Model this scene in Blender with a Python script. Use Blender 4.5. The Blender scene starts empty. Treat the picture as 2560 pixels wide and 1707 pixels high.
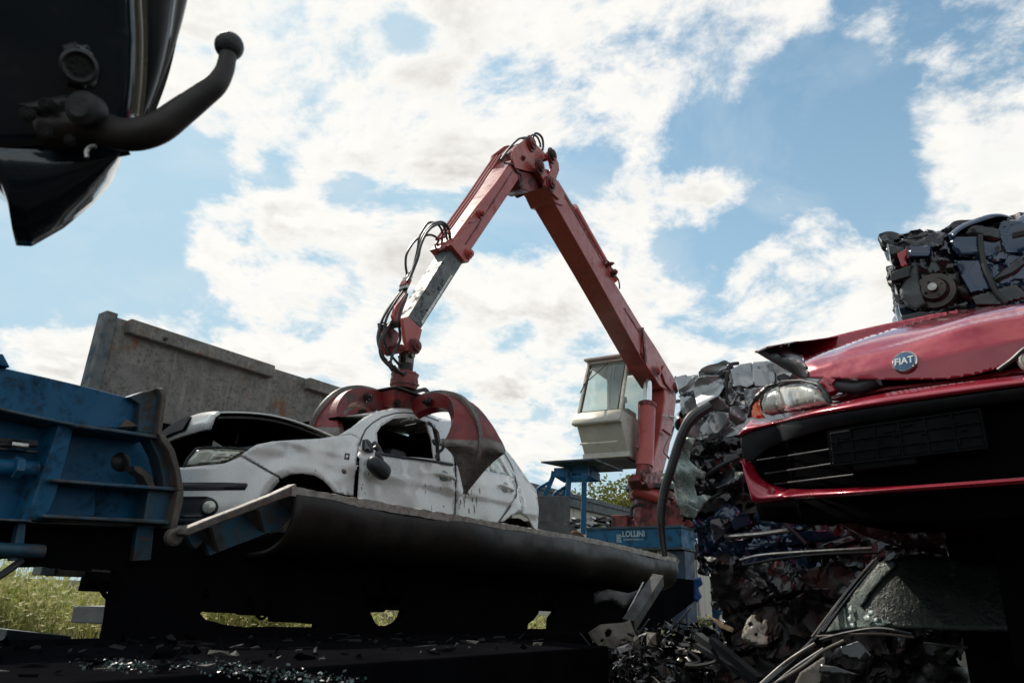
import bpy, bmesh, math, random
import numpy as np
from mathutils import Vector, Matrix
from mathutils.geometry import delaunay_2d_cdt
SC = bpy.context.scene
COL = SC.collection
rad = math.radians

# ------------------------------------------------------------------ camera
FPX, CAMH, PITCH, ROLL = 1750.0, 0.6, math.atan((1490-853.5)/1750.0), rad(2.2)
FW = Vector((0, math.cos(PITCH), math.sin(PITCH)))
_u = Vector((0, -math.sin(PITCH), math.cos(PITCH))); _r = Vector((1, 0, 0))
RT = _r*math.cos(ROLL) + _u*math.sin(ROLL)
UP = -_r*math.sin(ROLL) + _u*math.cos(ROLL)
CAM = Vector((0, 0, CAMH))
cd = bpy.data.cameras.new('camera'); cam = bpy.data.objects.new('camera', cd); COL.objects.link(cam)
mm = Matrix((RT, UP, -FW)).transposed().to_4x4(); mm.translation = CAM
cam.matrix_world = mm
cd.sensor_width = 36; cd.lens = 36*FPX/2560; cd.clip_start = 0.05; cd.clip_end = 900
cd.dof.use_dof = True; cd.dof.focus_distance = 7.0; cd.dof.aperture_fstop = 5.0
SC.camera = cam

# ------------------------------------------------------------------ light
SUN_EL, SUN_AZ = rad(50), rad(-42)          # azimuth from +Y, negative = left
tosun = Vector((math.sin(SUN_AZ)*math.cos(SUN_EL), math.cos(SUN_AZ)*math.cos(SUN_EL), math.sin(SUN_EL)))
sl = bpy.data.lights.new('sun', 'SUN'); sl.energy = 3.6; sl.angle = rad(0.6); sl.color = (1, .93, .82)
so = bpy.data.objects.new('sun', sl); COL.objects.link(so)
so.rotation_euler = tosun.to_track_quat('Z', 'Y').to_euler(); so.location = (0, 0, 30)
SC.view_settings.view_transform = 'Standard'; SC.view_settings.look = 'None'
SC.view_settings.exposure = 0.35; SC.view_settings.gamma = 1; SC.view_settings.use_curve_mapping = False

# ------------------------------------------------------------------ pixel rays (reference photo is 2560 x 1707)
def ray(u, v): return RT*((u-1280)/FPX) + UP*((853.5-v)/FPX) + FW
def at(u, v, Y):
    d = ray(u, v); return CAM + d*(Y/d.y)

# ------------------------------------------------------------------ world: sky and clouds
W = bpy.data.worlds.new('World'); SC.world = W; W.use_nodes = True
class NT:
    def __init__(s, nt): s.nt = nt; s.n = nt.nodes; s.l = nt.links
    def new(s, t, **k):
        o = s.n.new(t)
        for a, b in k.items(): setattr(o, a, b)
        return o
    def put(s, sock, v):
        if v is None: return
        if isinstance(v, bpy.types.NodeSocket): s.l.new(v, sock)
        elif isinstance(v, (tuple, list)) and len(v) == 3 and sock.type == 'RGBA': sock.default_value = (*v, 1)
        else: sock.default_value = v
    def math(s, op, a, b=None, c=None, clamp=False):
        o = s.new('ShaderNodeMath', operation=op, use_clamp=clamp)
        s.put(o.inputs[0], a); s.put(o.inputs[1], b)
        if c is not None: s.put(o.inputs[2], c)
        return o.outputs[0]
    def vmath(s, op, a, b=None, out=0):
        o = s.new('ShaderNodeVectorMath', operation=op); s.put(o.inputs[0], a)
        if op == 'SCALE': s.put(o.inputs[3], b)
        else: s.put(o.inputs[1], b)
        return o.outputs[out]
    def rng(s, v, a, b, c=0., d=1., smooth=False):
        o = s.new('ShaderNodeMapRange', interpolation_type='SMOOTHSTEP' if smooth else 'LINEAR')
        s.put(o.inputs[0], v)
        for i, x in enumerate((a, b, c, d)): s.put(o.inputs[i+1], x)
        return o.outputs[0]
    def noise(s, vec, scale, detail=4, rough=.55, dist=0., out=0):
        o = s.new('ShaderNodeTexNoise'); s.put(o.inputs['Vector'], vec); s.put(o.inputs['Scale'], scale)
        s.put(o.inputs['Detail'], detail); s.put(o.inputs['Roughness'], rough); s.put(o.inputs['Distortion'], dist)
        return o.outputs[out]
    def mix(s, f, a, b, mode='MIX'):
        o = s.new('ShaderNodeMix', data_type='RGBA', blend_type=mode)
        s.put(o.inputs[0], f); s.put(o.inputs[6], a); s.put(o.inputs[7], b); return o.outputs[2]
n = NT(W.node_tree); n.n.clear()
sky = n.new('ShaderNodeTexSky', sky_type='NISHITA', sun_disc=False, sun_elevation=SUN_EL, sun_rotation=SUN_AZ)
sky.air_density = 1.0; sky.dust_density = 1.2; sky.ozone_density = 1.6
geo = n.new('ShaderNodeTexCoord'); D = n.vmath('NORMALIZE', geo.outputs['Generated'])
sep = n.new('ShaderNodeSeparateXYZ'); n.put(sep.inputs[0], D); dz = n.math('MAXIMUM', sep.outputs[2], 0.0)
den = n.math('ADD', dz, .28)
inv = n.math('DIVIDE', 1.0, den)
P = n.vmath('SCALE', D, inv)
warp = n.noise(P, 1.6, 2, .5, 0, 1)
P2 = n.vmath('ADD', P, n.vmath('SCALE', n.vmath('SUBTRACT', warp, (.5, .5, .5)), .25))
n1 = n.noise(P2, 4.6, 10, .62)
n2 = n.noise(P2, 15.0, 8, .66)
# clouds of this afternoon: (direction seen at u,v ; angular radius px ; weight)
CL = [(620,60,330,.55),(900,120,240,.3),(1250,120,330,.6),(1580,130,260,.5),(1800,90,230,.42),(1960,20,150,.25),(1420,260,140,.35),
 (700,330,230,.5),(980,300,260,.5),(1180,350,170,.35),(560,560,170,.45),(780,520,190,.45),(640,620,150,.25),(900,660,230,.45),(1100,640,140,.4),
 (820,830,280,.4),(1120,860,240,.45),(1350,740,170,.5),(1560,780,210,.5),(1500,900,200,.35),(1560,510,130,.52),(1740,500,100,.46),
 (1900,680,105,.55),(2010,590,110,.4),(2100,600,90,.3),(2200,830,300,.36),(1800,870,220,.35),(2440,560,190,.5),(2600,520,170,.45),
 (2480,150,190,.36),(2350,260,170,.26),(2180,110,80,.34),(2440,330,150,.24),(130,880,110,.5),(40,870,60,.2),(330,840,150,.25),(700,900,200,.35),(1300,1090,200,.35),(1150,1000,200,.3),(2150,850,200,.2),
 (1020,80,70,-.34),(985,40,55,-.25),(430,460,120,-.45),(430,340,55,-.5),(300,600,160,-.4),(1480,420,90,-.35),(1750,330,120,-.40),(2060,330,200,-.38),(2230,480,140,-.3),
 (1330,440,110,-.2),(960,530,90,-.32),(870,465,60,-.3),(1280,840,75,-.4),(1850,580,80,-.25),(100,650,210,-.5),(1700,640,80,-.25),(690,450,60,-.22),(780,1010,90,-.2)]
acc = None; neg = None
for (u, v, r, w) in CL:
    d = ray(u, v).normalized(); rr = r/FPX*1.25
    dist = n.vmath('DISTANCE', D, tuple(d), out=1)
    g = n.rng(dist, rr, 0.0, 0.0, w, True)
    if w > 0: acc = g if acc is None else n.math('ADD', acc, g)
    else: neg = g if neg is None else n.math('ADD', neg, g)
# behind and outside the picture: the same broken cloud cover
fdot = n.vmath('DOT_PRODUCT', D, tuple(FW), out=1)
outm = n.rng(fdot, .80, .55, 0, .22, True)
fld = n.math('ADD', n.math('ADD', n.math('MINIMUM', acc, .41), neg), outm)
fld = n.math('ADD', fld, n.math('MULTIPLY', n.math('SUBTRACT', n1, .5), 1.95))
fld = n.math('ADD', fld, n.math('MULTIPLY', n.math('SUBTRACT', n2, .5), .65))
n3 = n.noise(P2, 4.2, 6, .6, .3)
cov = n.math('MULTIPLY', n.rng(fld, .07, .42, 0, 1, True), n.rng(n3, .25, .45, .86, 1.0))
thick = n.rng(fld, .28, .72, 0, 1, True)
_sp = tosun/(tosun.z+.28)
P3 = n.vmath('ADD', P2, n.vmath('SCALE', n.vmath('SUBTRACT', tuple(_sp), P2), .045))
n1b = n.noise(P3, 4.6, 6, .58)
n1s = n.noise(P2, 4.6, 6, .58)
relief = n.math('MULTIPLY', n.math('SUBTRACT', n1b, n1s), 4.2)
shade = n.math('ADD', n.math('MULTIPLY', n.rng(n3, .38, .62), .55), relief)
lum = n.math('SUBTRACT', 1.0, n.math('MULTIPLY', thick, shade), clamp=True)
cloudc = n.mix(lum, (4.3, 4.15, 3.9), (7.9, 7.75, 7.4))
skyt = n.mix(1.0, sky.outputs[0], (.84, 1.17, 1.12), 'MULTIPLY')
skyt = n.mix(.85, skyt, (3.3, 4.9, 6.2), 'DARKEN')
hz = n.rng(dz, .70, .05, .10, .85)
skyh = n.mix(hz, skyt, (4.2, 5.6, 6.3))
veil = n.math('MULTIPLY', n.rng(n.noise(n.vmath('MULTIPLY', P2, (1.0, 1.4, 1.0)), 1.9, 9, .62, .3), .46, .70), .42)
skyv = n.mix(veil, skyh, (6.6, 6.8, 6.8))
fin = n.mix(cov, skyv, cloudc)
bg = n.new('ShaderNodeBackground'); n.put(bg.inputs[0], fin); bg.inputs[1].default_value = 0.10
ow = n.new('ShaderNodeOutputWorld'); n.l.new(bg.outputs[0], ow.inputs[0])

# ------------------------------------------------------------------ materials
MATS = {}
def mat(name, base, rough=.5, metal=0., coat=0., var=None, vs=3., dirt=None, ds=2.5, dlo=.5, dhi=.65, rust=None, rs=6., rlo=.62, rhi=.7,
        streak=None, stlo=.55, sthi=.75, bump=0., bs=30., trans=0., alpha=1., emis=None, spec=.5, wave=0., rv=.15, edge=None, er=.008):
    if name in MATS: return MATS[name]
    m = bpy.data.materials.new(name); m.use_nodes = True; t = NT(m.node_tree)
    b = m.node_tree.nodes['Principled BSDF']; tc = t.new('ShaderNodeTexCoord').outputs['Object']
    c = base
    if var: c = t.mix(t.rng(t.noise(tc, vs, 6, .6), .35, .65), base, var)
    rg = t.rng(t.noise(tc, 7, 5, .6), .3, .7, max(.02, rough-rv), min(1, rough+rv))
    if dirt:
        f = t.rng(t.noise(tc, ds, 8, .68, .4), dlo, dhi); c = t.mix(f, c, dirt); rg = t.math('ADD', rg, t.math('MULTIPLY', f, .25), clamp=True)
    if streak:
        mp = t.new('ShaderNodeMapping'); t.put(mp.inputs[0], tc); mp.inputs[3].default_value = (9, 9, .8)
        f = t.rng(t.noise(mp.outputs[0], 2.0, 6, .7), stlo, sthi); c = t.mix(t.math('MULTIPLY', f, .8), c, streak)
    rf = None
    if rust:
        rf = t.rng(t.noise(tc, rs, 9, .7, .3), rlo, rhi); c = t.mix(rf, c, rust)
        rg = t.math('ADD', rg, t.math('MULTIPLY', rf, .3), clamp=True)
    if edge:
        bv = t.new('ShaderNodeBevel', samples=4); bv.inputs['Radius'].default_value = er; gm = t.new('ShaderNodeNewGeometry').outputs['Normal']
        dt_ = t.vmath('DOT_PRODUCT', bv.outputs[0], gm, out=1)
        ef = t.math('MULTIPLY', t.rng(dt_, .995, .90), t.rng(t.noise(tc, 11, 5, .7), .40, .60)); c = t.mix(ef, c, edge)
    t.put(b.inputs['Base Color'], c); t.put(b.inputs['Roughness'], rg); b.inputs['Metallic'].default_value = metal
    if rf is not None and metal > 0: t.put(b.inputs['Metallic'], t.math('MULTIPLY', t.math('SUBTRACT', 1.0, rf), metal))
    b.inputs['Coat Weight'].default_value = coat; b.inputs['Coat Roughness'].default_value = .06
    b.inputs['Specular IOR Level'].default_value = spec
    b.inputs['Transmission Weight'].default_value = trans; b.inputs['Alpha'].default_value = alpha
    if emis: b.inputs['Emission Color'].default_value = (*emis, 1); b.inputs['Emission Strength'].default_value = 1
    if bump:
        bp = t.new('ShaderNodeBump'); bp.inputs['Strength'].default_value = bump; bp.inputs['Distance'].default_value = .01
        h = t.noise(tc, bs, 6, .65)
        if wave: h = t.math('ADD', h, t.math('MULTIPLY', t.noise(tc, wave, 3, .5), 3.0))
        t.put(bp.inputs['Height'], h); t.put(b.inputs['Normal'], bp.outputs[0])
    MATS[name] = m; return m
GREY = mat('worn_grey_steel', (.125,.118,.105), .62, .1, var=(.215,.205,.185), vs=9, dirt=(.06,.055,.05), ds=30, dlo=.5, dhi=.72, rust=(.20,.085,.035), rs=3.2, rlo=.565, rhi=.67, streak=(.34,.32,.29), bump=.35, bs=60)
EDGE = mat('bare_edge_steel', (.13,.11,.092), .55, .1, var=(.065,.052,.042), vs=18, rust=(.16,.07,.035), rs=22, rlo=.55, rhi=.66, bump=.5, bs=90)
LIDM = mat('dark_lid_steel', (.010,.009,.009), .42, .1, var=(.024,.018,.014), vs=4, rust=(.06,.028,.015), rs=5, rlo=.62, rhi=.74, streak=(.05,.043,.037), stlo=.6, sthi=.85, bump=.12, bs=70, spec=.3)
LIPM = mat('scraped_lip_steel', (.42,.38,.33), .5, .2, var=(.22,.18,.15), vs=22, rust=(.12,.06,.035), rs=26, rlo=.58, rhi=.68, bump=.5, bs=90)
BLUE = mat('blue_machine_paint', (.003,.080,.175), .5, .0, spec=.3, edge=(.16,.15,.13), streak=(.02,.12,.19), stlo=.58, sthi=.8, var=(.005,.098,.21), vs=2, dirt=(.008,.022,.032), ds=7, dlo=.52, dhi=.66, rust=(.10,.055,.035), rs=12, rlo=.66, rhi=.72, bump=.2, bs=50)
BLUEW = mat('worn_blue_paint', (.007,.07,.13), .5, .1, edge=(.22,.19,.16), var=(.025,.06,.078), vs=9, dirt=(.04,.034,.03), ds=6, dlo=.47, dhi=.6, rust=(.13,.06,.035), rs=15, rlo=.58, rhi=.68, bump=.35, bs=60)
BLACK = mat('shaded_black_steel', (.004,.004,.005), .7, .0, spec=.0, var=(.006,.006,.007), vs=4, bump=.3, bs=30)  # kept near black and sheenless so the chassis shade is in its colour
SHADEBLK = mat('shade_black', (.003,.003,.0035), .9, 0, spec=.0)  # matt black that holds the shade of cavities and undersides in its colour
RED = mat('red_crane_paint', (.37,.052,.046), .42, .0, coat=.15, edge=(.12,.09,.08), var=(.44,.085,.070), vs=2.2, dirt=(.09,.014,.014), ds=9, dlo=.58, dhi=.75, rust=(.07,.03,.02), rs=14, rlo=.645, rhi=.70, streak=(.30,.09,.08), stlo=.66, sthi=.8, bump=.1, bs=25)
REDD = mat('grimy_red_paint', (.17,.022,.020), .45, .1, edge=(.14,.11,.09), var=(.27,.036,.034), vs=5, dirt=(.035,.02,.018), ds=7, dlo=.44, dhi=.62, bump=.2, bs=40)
TINE = mat('scuffed_tine_steel', (.20,.175,.155), .34, .7, var=(.09,.078,.07), vs=8, rust=(.10,.05,.03), rs=9, rlo=.6, rhi=.72, streak=(.3,.26,.22), stlo=.62, sthi=.8, bump=.4, bs=60)
EXT = mat('worn_telescope_steel', (.075,.09,.095), .5, .2, var=(.17,.17,.155), vs=5, dirt=(.035,.04,.042), ds=10, dlo=.5, dhi=.62, bump=.2, bs=40)
HOSE = mat('black_rubber', (.014,.014,.015), .45, 0, var=(.022,.021,.02), vs=20, bump=.1)
CHROME = mat('chrome_rod', (.75,.75,.76), .12, 1.)
STEELB = mat('bright_fitting_steel', (.5,.49,.46), .35, 1., var=(.3,.28,.25), vs=30)
CAB = mat('cream_cab_paint', (.55,.53,.465), .5, 0, edge=(.2,.16,.12), var=(.50,.465,.385), vs=4, dirt=(.16,.13,.09), ds=8, dlo=.58, dhi=.75, rust=(.09,.05,.03), rs=17, rlo=.68, rhi=.74, bump=.1)
CABG = mat('cab_glass_green', (.90,.96,.92), .03, 0, trans=.92, spec=.5, rv=.02)
CABI = mat('cab_interior_green', (.20,.33,.26), .6, 0)
WHITE = mat('silver_white_car_paint', (.70,.69,.66), .28, .12, coat=.45, var=(.655,.645,.615), vs=2, dirt=(.46,.40,.32), ds=1.9, dlo=.54, dhi=1.0, streak=(.26,.23,.20), stlo=.86, sthi=.96, rv=.05, wave=0)
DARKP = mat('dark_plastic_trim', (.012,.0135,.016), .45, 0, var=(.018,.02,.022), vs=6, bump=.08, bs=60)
LENS = mat('headlight_lens', (.62,.62,.50), .12, .15, coat=1., var=(.36,.37,.31), vs=9, dirt=(.75,.74,.62), ds=12, dlo=.5, dhi=.6, bump=.1, bs=25)
GLASSD = mat('dark_tinted_glass', (.02,.028,.03), .06, 0, coat=.6, spec=.8)
CRACK = mat('shattered_safety_glass', (.30,.42,.38), .22, .0, var=(.62,.72,.62), vs=26, dirt=(.10,.20,.18), ds=40, dlo=.5, dhi=.58, bump=1., bs=140, spec=.8)
def _crk(m):
    t = NT(m.node_tree); b = m.node_tree.nodes['Principled BSDF']; tc = t.new('ShaderNodeTexCoord').outputs['Object']
    v = t.new('ShaderNodeTexVoronoi', feature='DISTANCE_TO_EDGE'); t.put(v.inputs['Vector'], tc); v.inputs['Scale'].default_value = 85
    e = t.rng(v.outputs[0], .0, .10); old = b.inputs['Base Color'].links[0].from_socket
    t.put(b.inputs['Base Color'], t.mix(e, (.85,.92,.86), t.mix(.55, old, (.03,.08,.07))))
    v2 = t.new('ShaderNodeTexVoronoi'); t.put(v2.inputs['Vector'], tc); v2.inputs['Scale'].default_value = 85
    bp = t.new('ShaderNodeBump'); bp.inputs['Strength'].default_value = 1; bp.inputs['Distance'].default_value = .012; t.put(bp.inputs['Height'], v2.outputs['Color']); t.put(b.inputs['Normal'], bp.outputs[0])
_crk(CRACK)
DIMCR = mat('dim_shattered_glass', (.06,.10,.085), .25, 0, var=(.16,.20,.17), vs=18, dirt=(.015,.03,.025), ds=16, dlo=.45, dhi=.6, bump=1., bs=120)  # dimmer copy of the shattered safety glass
REDC = mat('metallic_crimson_paint', (.36,.010,.028), .24, .22, coat=1., var=(.30,.008,.024), vs=1.5, dirt=(.22,.05,.06), ds=3, dlo=.62, dhi=.85, bump=.01, bs=10)
ORANGE = mat('orange_indicator_lens', (.85,.12,.01), .15, 0, coat=1., bump=.2, bs=90)
SILVP = mat('crushed_silver_paint', (.34,.345,.345), .3, .6, coat=.4, var=(.33,.34,.345), vs=4, dirt=(.10,.09,.08), ds=7, dlo=.6, dhi=.75)
NAVYP = mat('crushed_navy_paint', (.012,.034,.08), .16, .25, coat=.8, var=(.012,.032,.07), vs=3, dirt=(.05,.055,.06), ds=9, dlo=.6, dhi=.75)
BLKP = mat('crushed_black_paint', (.007,.007,.009), .24, .3, coat=.6, var=(.015,.014,.016), vs=5, dirt=(.03,.027,.025), ds=9, dlo=.58, dhi=.72)
SCRAP = mat('grimy_scrap_metal', (.014,.0135,.0135), .36, .5, var=(.04,.037,.035), vs=12, rust=(.09,.05,.03), rs=9, rlo=.6, rhi=.7, bump=.5, bs=60)
ALU = mat('cast_aluminium', (.46,.42,.35), .5, .6, var=(.28,.25,.2), vs=15, dirt=(.08,.07,.06), ds=14, dlo=.52, dhi=.65, bump=.5, bs=80)
BEIGE = mat('beige_plastic', (.15,.13,.105), .55, 0, var=(.10,.088,.07), vs=9, dirt=(.05,.045,.04), ds=8, dlo=.5, dhi=.7, bump=.2)
CREAM = mat('cream_cladding', (.52,.48,.40), .6, 0, var=(.47,.43,.36), vs=1.2, streak=(.38,.34,.28), stlo=.65, sthi=.85)
ROOFM = mat('dark_roof_sheet', (.05,.06,.065), .5, .2)
BRTBL = mat('bright_blue_plastic', (.01,.10,.45), .4, 0)

# ------------------------------------------------------------------ object helpers
def V(*a): return Vector(a)
def rootloc(p):
    l = Vector((0, 0, 0))
    while p is not None: l = l + p.location; p = p.parent
    return l
def tag(o, label=None, cat=None, group=None, kind=None):
    if label: o['label'] = label
    if cat: o['category'] = cat
    if group: o['group'] = group
    if kind: o['kind'] = kind
    return o
def thing(name, label, cat, loc, group=None):
    o = bpy.data.objects.new(name, None); COL.objects.link(o); o.location = Vector(loc); o.empty_display_size = .1
    return tag(o, label, cat, group)
def mk(name, verts, faces, m, parent=None, smooth=True, sharp=35, loc=None, fm=None):
    me = bpy.data.meshes.new(name)
    l = rootloc(parent) if parent is not None else (Vector(loc) if loc is not None else Vector((0, 0, 0)))
    me.from_pydata([tuple(Vector(v)-l) for v in verts], [], [tuple(f) for f in faces])
    for x in (m if isinstance(m, (list, tuple)) else [m]): me.materials.append(x)
    if fm is not None: me.polygons.foreach_set('material_index', fm)
    me.validate(); me.update()
    if smooth:
        me.polygons.foreach_set('use_smooth', [True]*len(me.polygons))
        if sharp: me.set_sharp_from_angle(angle=rad(sharp))
    o = bpy.data.objects.new(name, me); COL.objects.link(o)
    if parent is not None: o.parent = parent
    elif loc is not None: o.location = l
    return o
def bev(o, w=.006, seg=2):
    b = o.modifiers.new('bevel', 'BEVEL'); b.width = w; b.segments = seg; b.limit_method = 'ANGLE'; b.angle_limit = rad(40); return o
def solid(o, t=.004, off=-1):
    s = o.modifiers.new('solidify', 'SOLIDIFY'); s.thickness = t; s.offset = off; return o
class G:
    """collects geometry for one mesh"""
    def __init__(s): s.v = []; s.f = []
    def add(s, v, f):
        k = len(s.v); s.v += [Vector(x) for x in v]; s.f += [tuple(i+k for i in q) for q in f]; return s
    def box(s, fr, x0, x1, y0, y1, z0, z1):
        v = [fr.p(x, y, z) for x in (x0, x1) for y in (y0, y1) for z in (z0, z1)]
        return s.add(v, [(0,1,3,2),(4,6,7,5),(0,4,5,1),(2,3,7,6),(0,2,6,4),(1,5,7,3)])
    def tube(s, pts, r, n=10, cap=True):
        pts = [Vector(p) for p in pts]; N = len(pts); rs = r if isinstance(r, (list, tuple)) else [r]*N
        T = [(pts[min(i+1, N-1)]-pts[max(i-1, 0)]).normalized() for i in range(N)]
        a = T[0].orthogonal().normalized(); vs = []; fs = []
        for i in range(N):
            a = (a - T[i]*a.dot(T[i])).normalized(); b = T[i].cross(a)
            for j in range(n):
                th = 2*math.pi*j/n; vs.append(pts[i]+(a*math.cos(th)+b*math.sin(th))*rs[i])
        for i in range(N-1):
            for j in range(n):
                k = (j+1) % n; fs.append((i*n+j, i*n+k, (i+1)*n+k, (i+1)*n+j))
        if cap: fs.append(tuple(reversed(range(n)))); fs.append(tuple((N-1)*n+j for j in range(n)))
        return s.add(vs, fs)
    def lathe(s, o, ax, prof, n=28):
        ax = Vector(ax).normalized(); o = Vector(o)
        return s.tube2([o+ax*h for h, r in prof], [r for h, r in prof], ax, n)
    def tube2(s, pts, rs, ax, n):
        a = ax.orthogonal().normalized(); b = ax.cross(a); vs = []; fs = []; N = len(pts)
        for i in range(N):
            for j in range(n):
                th = 2*math.pi*j/n; vs.append(pts[i]+(a*math.cos(th)+b*math.sin(th))*max(rs[i], 1e-4))
        for i in range(N-1):
            for j in range(n):
                k = (j+1) % n; fs.append((i*n+j, i*n+k, (i+1)*n+k, (i+1)*n+j))
        fs.append(tuple(reversed(range(n)))); fs.append(tuple((N-1)*n+j for j in range(n)))
        return s.add(vs, fs)
    def out(s, name, m, parent=None, **k):
        # consistent outward normals
        o = mk(name, s.v, s.f, m, parent, **k)
        bm = bmesh.new(); bm.from_mesh(o.data); bmesh.ops.recalc_face_normals(bm, faces=bm.faces); bm.to_mesh(o.data); bm.free()
        return o
def smoothpts(pts, n=8):
    """Catmull-Rom through points"""
    P = [Vector(p) for p in pts]; P = [P[0]*2-P[1]]+P+[P[-1]*2-P[-2]]; out = []
    for i in range(1, len(P)-2):
        for k in range(n):
            t = k/n; a, b, c, d = P[i-1:i+3]
            out.append(.5*((2*b)+(c-a)*t+(2*a-5*b+4*c-d)*t*t+(3*b-a-3*c+d)*t**3))
    out.append(P[-2]); return out
class Fr:
    def __init__(s, o, x, y, z): s.o, s.x, s.y, s.z = Vector(o), Vector(x).normalized(), Vector(y).normalized(), Vector(z).normalized()
    def p(s, x, y, z=0.): return s.o + s.x*x + s.y*y + s.z*z
    def loc(s, P): q = Vector(P)-s.o; return (q.dot(s.x), q.dot(s.y), q.dot(s.z))
    def hit(s, u, v, z=0.):
        d = ray(u, v); t = (z - (CAM-s.o).dot(s.z))/d.dot(s.z); x, y, _ = s.loc(CAM+d*t); return (x, y)
    def at(s, u, v, z=0.): x, y = s.hit(u, v, z); return s.p(x, y, z)
    def surf(s, u, v, g, zmax=.6, zmin=-1.2, N=50):
        """first point of the ray lying on z = g(x, y), walking from z=zmax down to z=zmin"""
        a = zmax; pa = None
        for i in range(N+1):
            z = zmax + (zmin-zmax)*i/N; x, y = s.hit(u, v, z); d = z-g(x, y)
            if d <= 0:
                if pa is None: return (x, y, z)
                z0, d0 = pa; z = z0+(z-z0)*d0/(d0-d+1e-12); x, y = s.hit(u, v, z); return (x, y, g(x, y))
            pa = (z, d)
        return (x, y, z)
def inside(x, y, poly):
    c = False; j = len(poly)-1
    for i in range(len(poly)):
        xi, yi = poly[i]; xj, yj = poly[j]
        if (yi > y) != (yj > y) and x < (xj-xi)*(y-yi)/(yj-yi)+xi: c = not c
        j = i
    return c
def edist(x, y, poly):
    m = 1e9; j = len(poly)-1
    for i in range(len(poly)):
        x0, y0 = poly[j]; x1, y1 = poly[i]; dx, dy = x1-x0, y1-y0; L = dx*dx+dy*dy+1e-12
        t = max(0, min(1, ((x-x0)*dx+(y-y0)*dy)/L)); d = math.hypot(x-x0-t*dx, y-y0-t*dy); m = min(m, d); j = i
    return m
def resample(poly, step):
    o = []
    for i in range(len(poly)):
        x0, y0 = poly[i]; x1, y1 = poly[(i+1) % len(poly)]; L = math.hypot(x1-x0, y1-y0); k = max(1, int(round(L/step)))
        for j in range(k): o.append((x0+(x1-x0)*j/k, y0+(y1-y0)*j/k))
    return o
def rounded(poly, r, seg=4):
    o = []; N = len(poly)
    for i in range(N):
        p = Vector(poly[i]); a = Vector(poly[i-1])-p; b = Vector(poly[(i+1) % N])-p
        rr = min(r, a.length*.45, b.length*.45); a = p+a.normalized()*rr; b = p+b.normalized()*rr
        for k in range(seg+1):
            t = k/seg; q = a*(1-t)**2+p*2*t*(1-t)+b*t*t; o.append((q.x, q.y))
    return o
def fill(poly, step, holes=()):
    """dense triangulation of a polygon with holes; returns 2d verts, tris"""
    rings = [resample(poly, step)] + [resample(h, step) for h in holes]
    pts = []; edges = []
    for rg in rings:
        k = len(pts); pts += rg; edges += [(k+i, k+(i+1) % len(rg)) for i in range(len(rg))]
    xs = [p[0] for p in poly]; ys = [p[1] for p in poly]
    y = min(ys)+step*.5; row = 0
    while y < max(ys):
        x = min(xs)+step*(.5 if row % 2 else 1.)
        while x < max(xs):
            if inside(x, y, poly) and not any(inside(x, y, h) for h in holes):
                if all(edist(x, y, q) > step*.45 for q in [poly]+list(holes)): pts.append((x, y))
            x += step
        y += step*.87; row += 1
    vs, es, fs, *_ = delaunay_2d_cdt([Vector(p) for p in pts], edges, [], 0, 1e-6)
    out = []
    for f in fs:
        cx = sum(vs[i].x for i in f)/3; cy = sum(vs[i].y for i in f)/3
        if inside(cx, cy, poly) and not any(inside(cx, cy, h) for h in holes): out.append(tuple(f))
    return [(v.x, v.y) for v in vs], out
def prism(name, fr, poly, z0, z1, m, parent, holes=(), px=True, bevel=.005, zpx=None, **k):
    """polygon (pixels seen on plane z=zpx, or local xy) extruded between z0 and z1"""
    zz = z1 if zpx is None else zpx
    if px: poly = [fr.hit(u, v, zz) for u, v in poly]; holes = [[fr.hit(u, v, zz) for u, v in h] for h in holes]
    if not holes:
        N = len(poly); vs = [fr.p(x, y, z0) for x, y in poly]+[fr.p(x, y, z1) for x, y in poly]
        fs = [tuple(range(N)), tuple(range(2*N-1, N-1, -1))]+[(i, (i+1) % N, N+(i+1) % N, N+i) for i in range(N)]
    else:
        v2, f2 = fill(poly, 1e3, holes); N = len(v2); vs = [fr.p(x, y, z0) for x, y in v2]+[fr.p(x, y, z1) for x, y in v2]
        fs = [f for f in f2]+[tuple(i+N for i in reversed(f)) for f in f2]
        cnt = {}
        for f in f2:
            for i in range(3): e = (f[i], f[(i+1) % 3]); cnt[e] = 1
        for (a, b) in cnt:
            if (b, a) not in cnt: fs.append((b, a, a+N, b+N))
    o = G().add(vs, fs).out(name, m, parent, **k)
    if bevel: bev(o, bevel)
    return o
def panel(name, fr, poly, g, m, parent, step=14, holes=(), thick=.004, pil=None, disp=None, **k):
    """pixel polygon draped on the surface z=g(x,y) of a frame; pil=(px radius, depth) rounds its border away"""
    v2, f2 = fill(poly, step, holes); vs = []
    for (u, v) in v2:
        x, y, z = fr.surf(u, v, g)
        if disp: z += disp(x, y)
        if pil:
            d = edist(u, v, poly)
            if d < pil[0]: z -= pil[1]*(1-math.sqrt(max(0, 1-(1-d/pil[0])**2)))
        vs.append(fr.p(x, y, z))
    o = mk(name, vs, f2, m, parent, **k)
    me = o.data; s = 0.                      # make normals look towards +z of the frame
    for p_ in me.polygons[:40]: s += p_.normal.dot(fr.z)
    if s < 0: me.flip_normals()
    if thick: solid(o, thick)
    return o
def poly_at(P, t):
    L = [0.]
    for a, b in zip(P, P[1:]): L.append(L[-1]+math.hypot(b[0]-a[0], b[1]-a[1]))
    d = t*L[-1]
    for i in range(len(P)-1):
        if d <= L[i+1] or i == len(P)-2:
            f = (d-L[i])/(L[i+1]-L[i]+1e-9); return (P[i][0]+(P[i+1][0]-P[i][0])*f, P[i][1]+(P[i+1][1]-P[i][1])*f)
def csm(P, k=6): return [(q.x, q.y) for q in smoothpts([(x, y, 0) for x, y in P], k)]
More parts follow.
